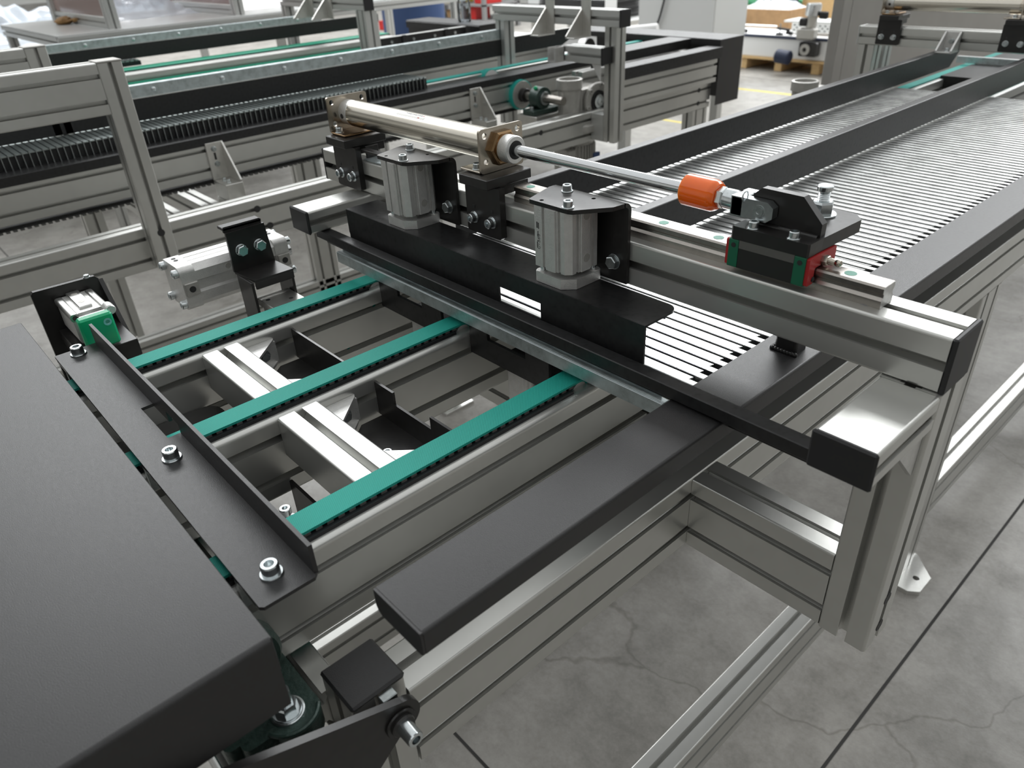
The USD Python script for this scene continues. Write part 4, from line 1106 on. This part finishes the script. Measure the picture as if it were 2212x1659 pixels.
part(gm, 'terminal_box', bx(gx - .02, gx + .045, gy - .055, gy - .016, -.6900, -.6050, .004), 'motor_grey')
part(gm, 'name_plate', bx(gx + .0540, gx + .0655, gy + .045, gy + .075, -.680, -.630, .0005), 'blue', 'dark blue name plate')

# gantry across the left machine
g1 = thing('left_gantry', 'aluminium gantry with a black end cap standing on the left machine', 'gantry')
part(g1, 'post', prof('z', -.5800, -.2510, XF + .0504, XF + .0954, 1.800, 1.845), 'alu')
part(g1, 'spacer', bx(XF + .0004, XF + .0500, 1.800, 1.845, -.5800, -.5000), 'alu_far')
part(g1, 'beam', prof('x', -2.0700, -1.5220, 1.785, 1.830, -.2505, -.2055), 'alu_far')
part(g1, 'end_cap', bx(-1.5218, -1.5170, 1.7846, 1.8304, -.2510, -.2050, .001), 'cap_black')
part(g1, 'side_arm', prof('x', -1.7100, -1.5620, 1.7540, 1.7990, -.3480, -.3030), 'alu_far')
part(g1, 'arm_cap', bx(-1.5618, -1.5560, 1.7536, 1.7994, -.3484, -.3026, .001), 'cap_black')
part(g1, 'box_bracket', cat(bx(-1.7400, -1.7360, 1.712, 1.7540, -.3440, -.3060, 0), bx(-1.7120, -1.7080, 1.712, 1.7540, -.3440, -.3060, 0), bx(-1.7400, -1.7080, 1.7500, 1.7540, -.3440, -.3060, 0), bx(-1.7400, -1.7080, 1.712, 1.7540, -.3480, -.3440, 0)), 'alu_cast')
part(g1, 'far_post', prof('z', -.58, -.2510, -2.0650, -2.0200, 1.790, 1.835), 'alu_far')
part(g1, 'corner_gusset', ext(Polygon([(-1.566, -.3484), (-1.60, -.3484), (-1.566, -.395)]), 'y', 1.757, 1.761), 'alu_cast')
for (xx, lab) in ((-1.815, 0), (-1.665, 1)):
    part(g1, 'gusset', ext(Polygon([(1.785, -.2000), (1.785, -.2750), (1.712, -.2750), (1.712, -.2720)]), 'x', xx, xx + .004), 'alu_machined', 'triangular silver gusset')
    part(g1, 'gusset_back', bx(xx, xx + .036, 1.7800, 1.7848, -.2750, -.1750), 'alu_machined')
    part(g1, 'gusset_foot', bx(xx, xx + .036, 1.712, 1.785, -.2790, -.2750), 'alu_machined')

# end section of the left machine
lg = thing('belt_guard', 'long black guard strip right of the left gantry post, farther one', 'guard plate', (-1.7, 2.2, -.40))
part(lg, 'top_plate', bx(-1.8300, -1.7350, 1.90, 2.43, -.3620, -.3600), 'powder_black')
part(lg, 'front_skirt', bx(-1.7350, -1.7320, 1.90, 2.43, -.3900, -.3600), 'sheet_black')
part(lg, 'rail', prof('y', 1.86, 2.43, -1.78, -1.735, -.486, -.396), 'alu')
lg2 = thing('belt_guard', 'lower black guard strip close beside the left gantry post', 'guard plate', (-1.6, 2.1, -.40))
part(lg2, 'top_plate', bx(-1.6600, -1.6000, 1.88, 2.43, -.3820, -.3800), 'powder_black')
part(lg2, 'front_skirt', bx(-1.6000, -1.5975, 1.88, 2.43, -.4150, -.3800), 'sheet_black')
part(lg2, 'side_rail', prof('y', 1.90, 2.43, -1.66, -1.615, -.4960, -.4170), 'alu')
eb = thing('end_housing', 'black sheet end housing closing the far end of the left machine', 'sheet cover', (-1.9, 2.5, -.45))
part(eb, 'top_sheet', bx(-2.330, -1.6180, 2.445, 2.590, -.3620, -.3600, .001), 'powder_black')
part(eb, 'front_skirt', bx(-2.330, -1.6200, 2.4440, 2.4460, -.3800, -.3620, .0005), 'powder_black')
part(eb, 'right_cheek', bx(-1.6200, -1.6180, 2.445, 2.590, -.5800, -.3620, .0005), 'powder_black')
part(eb, 'rear_sheet', bx(-2.330, -1.6200, 2.588, 2.590, -.5800, -.3620, .0005), 'powder_black')
part(eb, 'floor_sheet', bx(-2.330, -1.6200, 2.447, 2.588, -.4980, -.4960, 0), 'powder_black')
for x in (-2.30, -1.70):
    part(eb, 'pulley', cyl((x - .02, 2.49, -.43), (x + .02, 2.49, -.43), .035, 28), 'alu_cast')

# green belts of the left machine
for (x, y0, y1, lab, m_) in ((-1.975, 1.40, 2.44, 'teal belt of the left machine behind its last dark slats', 'belt_teal'), (-2.28, .2, 2.30, 'teal belt along the far side of the left machine', 'belt_teal')):
    t = thing('left_belt_lane', lab, 'conveyor belt lane', (x, y0, -.40))
    part(t, 'belt', bx(x - .013, x + .013, y0, y1, -.3850, -.3810, .0008), m_)
    part(t, 'rail', prof('y', y0, y1, x - .018, x + .024, -.4750, -.3852, 'LR'), 'alu')
pv = thing('idler_pulley', 'small white-toothed idler pulley carrying a teal belt on the left machine', 'pulley', (-1.945, 1.63, -.40))
part(pv, 'belt_wrap', tube((-1.960, 1.650, -.4080), (-1.935, 1.650, -.4080), .034, .031, 36), 'belt_teal')
part(pv, 'wheel', cyl((-1.958, 1.650, -.4080), (-1.933, 1.650, -.4080), .0312, 36), 'white_paint')

# ------------------------------------------------------------------ third machine, further left
m2 = thing('far_machine_frame', 'frame rails of the farther left machine with bright green belts', 'conveyor frame')
part(m2, 'belt_rail', prof('y', -.20, 2.10, -3.190, -3.115, -.475, -.386, 'LR'), 'alu')
part(m2, 'side_rail', prof('y', -.20, 2.30, -2.900, -2.855, -.586, -.496), 'alu_far')
part(m2, 'side_rail', prof('y', -.20, 2.30, -3.640, -3.595, -.586, -.496), 'alu_far')
for y in (-.1, 2.2):
    for x in (-2.900, -3.640):
        part(m2, 'leg', prof('z', -Z0, -.5862, x, x + P45, y, y + .09), 'alu_far')
t = thing('far_belt_lane', 'bright green belt running over the farther left machine', 'conveyor belt lane', (-3.25, .9, -.40))
part(t, 'belt', bx(-3.285, -3.200, -.20, 2.12, -.3835, -.3805, .0005), 'belt_far')
part(t, 'return_belt', bx(-3.115, -3.090, -.20, 2.05, -.4200, -.4120, .0005), 'belt_far')
part(t, 'slide', bx(-3.290, -3.195, -.20, 2.12, -.4700, -.3836, .0005), 'slide_black')
t = thing('far_slat_conveyor', 'small dark row of slats at the back of the farther left machine', 'slat conveyor', (-3.31, .7, -.37))
for i in range(60):
    yy = 1.00 - .018 * i
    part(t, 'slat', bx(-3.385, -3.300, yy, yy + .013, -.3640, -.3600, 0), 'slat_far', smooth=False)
part(t, 'bed', bx(-3.385, -3.302, -.1, 1.02, -.3800, -.3645, 0), 'slide_black')
g2 = thing('far_gantry', 'aluminium gantry with black cap standing on the farther left machine', 'gantry')
part(g2, 'post', prof('z', -.586, -.2500, -2.950, -2.880, 1.800, 1.860), 'alu_far')
part(g2, 'beam', prof('x', -3.60, -2.880, 1.800, 1.845, -.2496, -.2046), 'alu_far')
part(g2, 'end_cap', bx(-2.8798, -2.8740, 1.7996, 1.8454, -.2502, -.2040, .001), 'cap_black')
part(g2, 'far_post', prof('z', -.586, -.2500, -3.600, -3.555, 1.800, 1.845), 'alu_far')
for xx in (-3.33, -3.17):
    part(g2, 'gusset', ext(Polygon([(1.800, -.2000), (1.800, -.2870), (1.715, -.2870), (1.715, -.2840)]), 'x', xx, xx + .006), 'alu_machined', 'triangular silver gusset')
    part(g2, 'gusset_back', bx(xx, xx + .045, 1.7940, 1.7998, -.2870, -.1800), 'alu_machined')
eb2 = thing('end_housing', 'black flat-topped end housing of the farther left machine', 'sheet cover', (-3.1, 2.4, -.45))
part(eb2, 'top_sheet', bx(-3.40, -2.83, 2.36, 2.50, -.3600, -.3560, .001), 'powder_black')
part(eb2, 'front_skirt', bx(-3.40, -2.83, 2.357, 2.361, -.3900, -.3600, .001), 'sheet_black')
part(eb2, 'body', bx(-3.39, -2.84, 2.362, 2.495, -.480, -.3601, .001), 'sheet_black')
lg3 = thing('belt_guard', 'black side guard with round bolt heads on the farther left machine', 'guard plate', (-3.1, 2.1, -.39))
part(lg3, 'plate', bx(-2.915, -2.905, 1.87, 2.34, -.4020, -.3620, .0008), 'sheet_black')
part(lg3, 'lower_edge', bx(-2.905, -2.890, 1.87, 2.34, -.4060, -.4010, .0005), 'alu_bright')
part(lg3, 'top_edge', bx(-2.930, -2.905, 1.87, 2.34, -.3640, -.3610, .0005), 'alu_far')
for i in range(4):
    part(lg3, 'bolt_head', lathe((-2.905, 1.93 + .115 * i, -.381), (1, 0, 0), [(0, 0), (0, .007), (.004, .006), (.004, 0)], 16), 'zinc')
for (yy) in (1.985, 2.215):
    part(lg3, 'clip', bx(-2.908, -2.898, yy, yy + .02, -.405, -.360, .001), 'rubber_black')

# ------------------------------------------------------------------ white-topped bench with guard frame
BZ = -.300
bn = thing('workbench', 'long bench with a shiny white top and slotted aluminium edge, upper left', 'workbench')
part(bn, 'top', bx(-5.05, -3.95, .905, 3.2, BZ - .004, BZ, .001), 'bench_top')
part(bn, 'edge_profile', prof('y', .905, 3.2, -3.99, -3.945, BZ - .050, BZ - .0045), 'alu_far')
part(bn, 'edge_profile', prof('x', -5.05, -3.9905, .905, .950, BZ - .050, BZ - .0045), 'alu_far')
for (x, y) in ((-3.99, .91), (-5.04, .91), (-3.99, 3.1), (-5.04, 3.1)):
    part(bn, 'leg', prof('z', -Z0, BZ - .0505, x, x + P45, y, y + P45), 'alu_far')
gf = thing('guard_frame', 'aluminium guard frame with pinkish see-through panels on the bench', 'guard frame', (-4.3, 1.3, BZ))
for (x, y) in ((-4.020, 1.150), (-4.020, 1.760), (-4.95, 1.150), (-4.95, 1.760)):
    part(gf, 'post', prof('z', BZ + .0002, BZ + .55, x - .05, x, y, y + .05), 'alu_far')
for y in (1.150, 1.760):
    part(gf, 'bottom_rail', prof('x', -4.9498, -4.0702, y + .01, y + .045, BZ + .0002, BZ + .045), 'alu_far')
    part(gf, 'panel', bx(-4.9500, -4.0700, y + .022, y + .027, BZ + .046, BZ + .55, 0), 'guard_panel', 'pinkish see-through panel')
gl = thing('work_glove', 'small brown work glove lying on the bench corner', 'glove', (-4.62, 1.10, BZ))
gm_ = trimesh.creation.icosphere(3, 1.0)
v = gm_.vertices * np.array([.055, .040, .018])
v += (meshkit.fbm(gm_.vertices * 2.2, 3, 4)[:, None] - .5) * np.array([.03, .03, .014])
gm_.vertices = v + np.array([-4.62, 1.115, BZ + .016])
part(gl, 'palm', gm_, 'glove')
for i in range(4):
    part(gl, 'finger', sweep([(-4.60 + .012 * i, 1.14 + .012 * t_, BZ + .014 + .004 * math.sin(t_)) for t_ in range(4)], .008, 8), 'glove')
pf_ = thing('plastic_film', 'crumpled clear plastic film heaped at the upper left behind the bench', 'plastic film', (-5.6, 1.2, BZ - .05))


def film(x0, x1, y0, y1, z, amp, seed, nx=46, ny=46):
    gx_, gy_ = np.meshgrid(np.linspace(0, 1, nx), np.linspace(0, 1, ny), indexing='ij')
    p = np.stack([gx_ * 7, gy_ * 7, np.zeros_like(gx_)], -1)
    h = np.abs(meshkit.fbm(p, 4, seed) - .5) * 2 * amp + meshkit.fbm(p * .4, 2, seed + 9) * amp
    env = np.minimum(1, 4 * np.minimum(np.minimum(gx_, 1 - gx_), np.minimum(gy_, 1 - gy_)))
    V = np.stack([x0 + (x1 - x0) * gx_, y0 + (y1 - y0) * gy_, z + h * env + .001], -1).reshape(-1, 3)
    idx = np.arange(nx * ny).reshape(nx, ny)
    q = np.stack([idx[:-1, :-1], idx[1:, :-1], idx[1:, 1:], idx[:-1, 1:]], -1).reshape(-1, 4)
    return trimesh.Trimesh(V, np.vstack([q[:, [0, 1, 2]], q[:, [0, 2, 3]]]), process=False)


part(pf_, 'sheet', film(-6.6, -5.08, .45, 2.6, -.45, .22, 3), 'film', smooth=True)
pk = thing('film_support', 'low grey table under the crumpled plastic film', 'table')
part(pk, 'top', bx(-6.6, -5.10, .45, 2.6, -.49, -.46, .003), 'alu_far')
for (x, y) in ((-6.55, .5), (-5.16, .5), (-6.55, 2.5), (-5.16, 2.5)):
    part(pk, 'leg', bx(x, x + .05, y, y + .05, -Z0, -.49), 'alu_far')
pf2 = thing('plastic_film', 'white plastic sheet spread on the bench behind the guard frame', 'plastic film', (-4.5, 1.5, BZ))
part(pf2, 'sheet', film(-5.0, -4.25, 1.90, 2.95, BZ, .05, 11), 'paper', smooth=True)
pf3 = thing('plastic_film', 'shiny white wrapping film inside the guard frame on the bench', 'plastic film', (-4.6, 1.45, BZ))
part(pf3, 'sheet', film(-4.93, -4.45, 1.22, 1.75, BZ, .10, 21), 'film', smooth=True)

# ------------------------------------------------------------------ far end of the near conveyor
fg = thing('portal_gantry', 'second slotted aluminium gantry at the far end of the slats, upper right', 'gantry')
DY, DX = 1.597, .022
part(fg, 'beam', prof('x', -.9800, .10, .5237 + DY, .5687 + DY, GZ0 + .0005, GZ1), 'alu')
part(fg, 'end_cap', bx(-.9844, -.9800, .5235 + DY, .569 + DY, GZ0, GZ1 + .0003, .0012), 'alu_far')
part(fg, 'post', prof('z', -1.20, GZ0 + .0002, -.9780, -.9330, .5237 + DY, .5687 + DY), 'alu')
part(fg, 'post', prof('z', -1.20, GZ0 + .0002, -.9780, -.9330, .5687 + DY + .02, .5687 + DY + .065), 'alu_far')
for x in (-.7650, -.7310):
    part(fg, 'bracket_cheek', ext(Polygon([(2.1205, -.2590), (2.1205, -.3010), (2.0760, -.3010), (2.0760, -.2970), (2.1150, -.2590)]), 'x', x, x + .004), 'alu_cast', 'die-cast bracket cheek between guide and beam')
part(fg, 'bracket_back', bx(-.7650, -.7270, 2.1165, 2.1205, -.3010, -.2590), 'alu_cast')
part(fg, 'bracket_foot', bx(-.7650, -.7270, 2.0760, 2.1205, -.3030, -.3000), 'alu_cast')
add_hexbolt(fg, (-.746, 2.1165, -.2800), (0, -1, 0), .010, .004, .006)
add_screw(fg, (-.746, 2.098, -.3000), (0, 0, 1), .006)
for src_lab, dxx in (('black angle bracket of the far round cylinder, left of the two on the far gantry', None),):
    pass
copy_thing('/World/cylinder_bracket_001', DX, DY, 0, 'black angle bracket at the left end of the far gantry beam, two screws in front')
copy_thing('/World/cylinder_bracket', DX, DY, 0, 'black angle bracket at the right edge of the picture on the far gantry beam')
copy_thing('/World/round_cylinder', DX, DY, 0, 'round stainless cylinder on the far gantry, cut by the top edge of the picture')
for (x, y0, y1, lab) in ((XL, 1.92, 3.2, 'teal belt lane beyond the end of the slats, between the two guide rails'), (XM, 1.92, 3.2, 'teal belt lane beyond the slats, right of the middle guide rail'), (XA, 1.92, 3.2, 'teal belt lane at the far right edge, beyond the slats')):
    t = thing('far_conveyor_lane', lab, 'conveyor belt lane', (x, y0, -.40))
    part(t, 'belt', bx(x - .037, x - .012, y0, y1, -.3850, -.3810, .0008), 'belt_teal')
    part(t, 'rail', prof('y', y0, y1, x - P45, x, -.4790, -.3852, 'LR'), 'alu_far')
fpz = -.378
t = thing('transfer_plate', 'dark rectangular plate between the far teal belts behind the slats', 'cover plate', (-.70, 2.3, fpz))
part(t, 'plate', bx(-.7920, -.6450, 2.230, 2.440, fpz - .003, fpz), 'powder_black')
part(t, 'front_lip', bx(-.7920, -.6450, 2.228, 2.230, fpz - .030, fpz), 'sheet_black')
t = thing('transfer_plate', 'darker rear plate behind the white stop bar on the far belts', 'cover plate', (-.70, 2.6, fpz))
part(t, 'plate', bx(-.7920, -.6450, 2.462, 2.90, fpz - .003, fpz), 'powder_black')
t = thing('far_stop_strip', 'bright stop strip across the far teal belts', 'stop strip', (-.75, 2.43, -.37))
part(t, 'front_face', bx(-.8370, -.6650, 2.4420, 2.4440, -.3770, -.3600, .0004), 'galvanised')
part(t, 'top_face', bx(-.8370, -.6650, 2.4440, 2.4560, -.3620, -.3600, .0004), 'white_paint')
t = thing('sprocket_shaft', 'dark sprocket shaft at the far end of the slats between the guide rails', 'shaft', (-.6, 1.95, -.39))
part(t, 'shaft', cyl((-.780, 1.925, -.385), (-.330, 1.925, -.385), .011, 20), 'rubber_black')
for x in (-.70, -.62, -.48):
    part(t, 'sprocket', cyl((x, 1.925, -.385), (x + .02, 1.925, -.385), .020, 20), 'zinc_dull')
# this conveyor's own gearmotor, of which only the tube top shows beyond the guide rail
copy_thing('/World/gearmotor', .500, .535, -.038, 'grey gearmotor tube top rising behind the left guide rail of the slats')

t = thing('motor_carrier', 'aluminium carrier post under the far grey gearmotor', 'carrier')
part(t, 'post', prof('z', -Z0, -.845, -1.235, -1.190, 2.32, 2.365), 'alu_far')
part(t, 'seat', bx(-1.26, -1.16, 2.29, 2.39, -.845, -.8385, .001), 'alu_far')

# tall steel housing wall behind the conveyor
hp = thing('machine_housing', 'tall plain grey steel machine housing behind the far gantry', 'machine housing', (-1.3, 3.0, -Z0))
part(hp, 'front_panel', bx(-1.326, -1.2892, 2.640, 2.700, -Z0 + .004, .75, .002), 'housing_steel')
part(hp, 'side_panel', bx(-1.326, -1.2892, 2.702, 9.0, -Z0 + .004, .75, .002), 'housing_steel')

# ------------------------------------------------------------------ pallet with a small conveyor on it
pal = thing('pallet', 'wooden pallet on the floor under the small white conveyor', 'pallet')
for x in (-4.40, -4.02, -3.64):
    part(pal, 'block_runner', bx(x, x + .075, 7.02, 8.0, -Z0, -Z0 + .095, .003), 'wood')
for i in range(6):
    part(pal, 'deck_board', bx(-4.60, -3.30, 7.00 + .175 * i, 7.00 + .175 * i + .12, -Z0 + .095, -Z0 + .117, .002), 'wood')
lc_ = thing('small_conveyor', 'small white conveyor bed with a perforated side standing on the pallet', 'conveyor', (-4.0, 7.3, -1.16))
part(lc_, 'bed', bx(-4.95, -3.20, 7.02, 7.60, -1.158, -.985, .004), 'white_paint')
part(lc_, 'side_strip', bx(-4.95, -3.20, 7.006, 7.0198, -.990, -.968, .002), 'dark_blue')
part(lc_, 'top_strip', bx(-4.95, -3.20, 7.02, 7.06, -.985, -.962, .002), 'white_paint')
part(lc_, 'mesh_wall', bx(-4.05, -3.30, 7.30, 7.32, -.958, -.885, .001), 'alu_far')
for i in range(14):
    for j in range(3):
        part(lc_, 'hole', cyl((-4.02 + .052 * i + (.026 if j % 2 else 0), 7.2995, -.945 + .022 * j), (-4.02 + .052 * i + (.026 if j % 2 else 0), 7.301, -.945 + .022 * j), .0085, 8), 'plug_dark')
part(lc_, 'rear_roof', bx(-4.15, -3.30, 7.32, 7.60, -.885, -.868, .002), 'alu_far')
part(lc_, 'guide_bar', sweep([(-4.62, 7.10, -.90), (-4.1, 7.12, -.90)], .008, 8), 'alu_bright')
for x in (-4.82, -4.50, -4.02):
    part(lc_, 'clamp_foot', bx(x - .03, x + .03, 7.022, 7.058, -.962, -.945, .002), 'rubber_black')
    part(lc_, 'clamp_rod', cyl((x, 7.04, -.945), (x, 7.04, -.865), .006, 10), 'zinc_dull')
    part(lc_, 'clamp_knob', cat(cyl((x - .03, 7.04, -.905), (x + .10, 7.04, -.915), .011, 10), cyl((x + .07, 7.04, -.935), (x + .13, 7.04, -.945), .016, 10)), 'rubber_black')
vm = thing('filler_motor', 'small upright motor unit with a shiny cap at the end of the small conveyor', 'motor unit', (-3.66, 6.95, -1.0))
part(vm, 'cap', lathe((-3.665, 6.95, -.775), (0, 0, 1), [(0, 0), (0, .066), (.085, .066), (.098, .058), (.100, 0)], 28), 'chrome')
part(vm, 'column', cyl((-3.665, 6.95, -.875), (-3.665, 6.95, -.775), .046, 24), 'motor_grey')
part(vm, 'black_case', bx(-3.765, -3.685, 6.90, 6.98, -.862, -.795, .01), 'rubber_black')
part(vm, 'slide_block', bx(-3.78, -3.61, 6.90, 7.00, -.975, -.875, .015), 'motor_grey')
part(vm, 'gear_case', bx(-3.745, -3.57, 6.92, 7.005, -1.115, -.995, .01), 'steel_black')
part(vm, 'output_ring', tube((-3.675, 6.9195, -1.055), (-3.675, 6.905, -1.055), .048, .020, 24), 'motor_grey')
part(vm, 'dark_motor', cyl((-3.92, 6.86, -1.115), (-3.78, 6.86, -1.125), .060, 24, .01), 'dark_blue')
part(vm, 'arm', bx(-3.60, -3.52, 6.93, 6.97, -.80, -.74, .01), 'rubber_black')

cab = thing('white_cabinet', 'white cabinet with a black cable hanging down its front, top centre right', 'cabinet', (-4.5, 6.2, -Z0))
part(cab, 'case', bx(-4.885, -4.055, 6.0, 6.5, -Z0 + .10, .30, .006), 'cabinet_white')
part(cab, 'plinth', bx(-4.86, -4.08, 6.02, 6.48, -Z0, -Z0 + .10, .004), 'shelf_grey')
part(cab, 'cable', sweep([(-4.55, 5.985, .25), (-4.57, 5.98, -.3), (-4.585, 5.98, -.60), (-4.62, 5.98, -.72), (-4.68, 5.985, -.86), (-4.72, 5.99, -1.0)], .009, 8), 'rubber_black')
crt = thing('cardboard_box', 'open cardboard box filled with clear film behind the small conveyor', 'cardboard box', (-5.1, 8.7, -1.2))
for (x0, x1, y0, y1) in ((-5.52, -4.76, 8.50, 8.51), (-5.52, -4.76, 9.04, 9.05), (-5.52, -5.51, 8.51, 9.04), (-4.77, -4.76, 8.51, 9.04)):
    part(crt, 'wall', bx(x0, x1, y0, y1, -1.265, -.905, .002), 'cardboard')
part(crt, 'bottom', bx(-5.51, -4.77, 8.51, 9.04, -1.277, -1.265, .001), 'cardboard')
part(crt, 'film_filling', film(-5.50, -4.78, 8.52, 9.03, -.93, .10, 31, 24, 24), 'film', smooth=True)
pb2 = thing('white_sack', 'white paper sack leaning beside the cardboard box', 'sack', (-5.9, 8.4, -1.2))
sk = trimesh.creation.icosphere(3, 1.0)
sk.vertices = sk.vertices * np.array([.27, .16, .30]) + (meshkit.fbm(sk.vertices * 1.7, 3, 5)[:, None] - .5) * .22 + np.array([-5.72, 8.25, -.985])
part(pb2, 'bag', sk, 'paper')
gc = thing('green_tarp', 'green tarpaulin heaped behind the cardboard box', 'tarpaulin', (-5.8, 9.4, -1.0))
gk = trimesh.creation.icosphere(3, 1.0)
gk.vertices = gk.vertices * np.array([.55, .25, .22]) + (meshkit.fbm(gk.vertices * 1.5, 3, 8)[:, None] - .5) * .3 + np.array([-5.75, 9.6, -.98])
part(gc, 'heap', gk, 'green_fabric')
pw = thing('plywood_board', 'upright plywood board behind the motor unit', 'board', (-4.95, 9.6, -Z0))
part(pw, 'board', bx(-5.20, -4.55, 9.55, 9.58, -Z0 + .001, -.55, .002), 'wood')
db = thing('dark_bin', 'dark blue upright bin with an orange ring behind the cardboard box', 'bin', (-5.35, 9.5, -Z0))
part(db, 'bin', bx(-5.60, -5.22, 9.15, 9.50, -Z0, -.80, .01), 'dark_blue')
part(db, 'ring', tube((-5.27, 9.148, -1.0), (-5.27, 9.138, -1.0), .035, .020, 20), 'yellow')

# ------------------------------------------------------------------ far shelves and goods along the top edge
sh = thing('steel_shelf', 'grey steel shelf rack with bins and goods along the top edge', 'shelf rack', (-10.5, 8.3, -Z0))
for x in (-11.35, -10.72, -10.05, -9.55):
    part(sh, 'upright', bx(x, x + .06, 8.02, 8.08, -Z0, .6, .003), 'shelf_grey')
    part(sh, 'upright', bx(x, x + .06, 8.70, 8.76, -Z0, .6, .003), 'shelf_grey')
for z in (-1.15, -.93, -.45, .1):
    part(sh, 'board', bx(-11.35, -9.49, 8.02, 8.76, z - .03, z, .003), 'shelf_grey')
for (x, y, z, w, d, h, m_, nm, lab) in ((-11.30, 7.3, -Z0, .30, .30, .12, 'red', 'storage_bin', 'flat red bin on the floor before the steel shelf'), (-9.95, 8.10, -1.15, .16, .3, .18, 'red', 'storage_bin', 'red bin on the low shelf right of the bottle'), (-11.22, 8.12, -.93, .34, .3, .14, 'red', 'storage_bin', 'red bin on the upper shelf board at its left end'), (-10.60, 8.12, -.93, .40, .3, .10, 'yellow', 'storage_bin', 'yellow bin on the upper shelf board'), (-10.58, 8.15, -1.15, .40, .3, .10, 'cardboard', 'storage_box', 'brown box on the low shelf board'), (-9.85, 8.14, -.93, .30, .3, .2, 'red', 'storage_bin', 'tall red bin on the upper shelf board at its right end')):
    t = thing(nm, lab, 'bin' if nm == 'storage_bin' else 'box', (x, y, z))
    part(t, 'tray', bx(x, x + w, y, y + d, z + .001, z + h, .006), m_)
    part(t, 'rim', bx(x - .006, x + w + .006, y - .006, y + d + .006, z + h, z + h + .012, .003), m_)
bt = thing('water_bottle', 'clear plastic water bottle with a red cap on the black end housing', 'bottle', (-2.98, 2.42, -.356))
part(bt, 'body', lathe((-3.02, 2.43, -.3558), (0, 0, 1), [(0, 0), (0, .028), (.004, .031), (.03, .031), (.034, .029), (.038, .031), (.075, .031), (.100, .024), (.118, .0135), (.128, .0125), (.128, 0)], 28), 'bottle')
part(bt, 'cap', cyl((-3.02, 2.43, -.2280), (-3.02, 2.43, -.2100), .0145, 22, .001), 'red', 'red screw cap')
dr = thing('blue_drum', 'dark blue drum standing behind the far gantry post', 'drum', (-7.5, 5.3, -Z0))
part(dr, 'drum', lathe((-7.48, 5.3, -Z0), (0, 0, 1), [(0, 0), (0, .33), (.02, .345), (.30, .345), (.31, .355), (.33, .355), (.34, .345), (.80, .345), (.82, .33), (.82, 0)], 40), 'blue')
fr3 = thing('aluminium_rack', 'slotted aluminium rack frame in front of the blue drum', 'rack', (-7.0, 4.9, -Z0))
for x in (-7.55, -7.02):
    part(fr3, 'post', prof('z', -Z0, .3, x, x + .06, 4.62, 4.68, 'LRB'), 'alu_far')
part(fr3, 'rail', prof('x', -7.49, -7.02, 4.62, 4.68, -.62, -.56, 'B'), 'alu_far')
bs = thing('black_tray_stack', 'stack of flat black trays behind the left gantry', 'tray stack', (-6.8, 7.3, -Z0))
part(bs, 'table', bx(-7.5, -6.0, 7.0, 7.8, -.98, -.93, .004), 'alu_far')
for (x, y) in ((-7.45, 7.05), (-6.10, 7.05), (-7.45, 7.7), (-6.10, 7.7)):
    part(bs, 'table_leg', bx(x, x + .05, y, y + .05, -Z0, -.98, .003), 'alu_far')
for i in range(9):
    part(bs, 'tray', bx(-7.30 + .006 * (i % 3), -6.25 + .008 * ((i * 2) % 3), 7.05, 7.7, -.928 + .024 * i, -.910 + .024 * i, .003), 'sheet_black')
pp = thing('paper_roll', 'white paper roll lying beyond the left gantry post', 'roll', (-3.0, 3.2, -.55))
part(pp, 'roll', cyl((-3.40, 3.00, -.560), (-2.62, 3.38, -.480), .040, 28, .004), 'white_paint')
tb = thing('side_table', 'light table carrying the white paper roll behind the left machine', 'table', (-3.0, 3.3, -Z0))
part(tb, 'top', bx(-4.3, -2.45, 2.95, 3.9, -.640, -.615, .004), 'white_paint')
for (x, y) in ((-4.25, 3.0), (-2.55, 3.0), (-4.25, 3.8), (-2.55, 3.8)):
    part(tb, 'leg', bx(x, x + .05, y, y + .05, -Z0, -.640, .003), 'alu_far')
sg = thing('paper_sheet', 'white printed sheet standing at the end of the black trays', 'paper', (-6.05, 7.2, -.93))
part(sg, 'sheet', bx(-6.20, -6.03, 7.02, 7.024, -.929, -.64, 0), 'paper')
bg = thing('wall_cabinet', 'tall grey cabinet row closing the hall behind the shelves', 'cabinet', (-13, 11, -Z0))
for i in range(7):
    part(bg, 'door', bx(-16.5 + 1.2 * i, -15.32 + 1.2 * i, 11.0, 11.6, -Z0 + .05, .9, .006), ('cabinet_white', 'housing_steel', 'cabinet_white', 'alu_far')[i % 4])
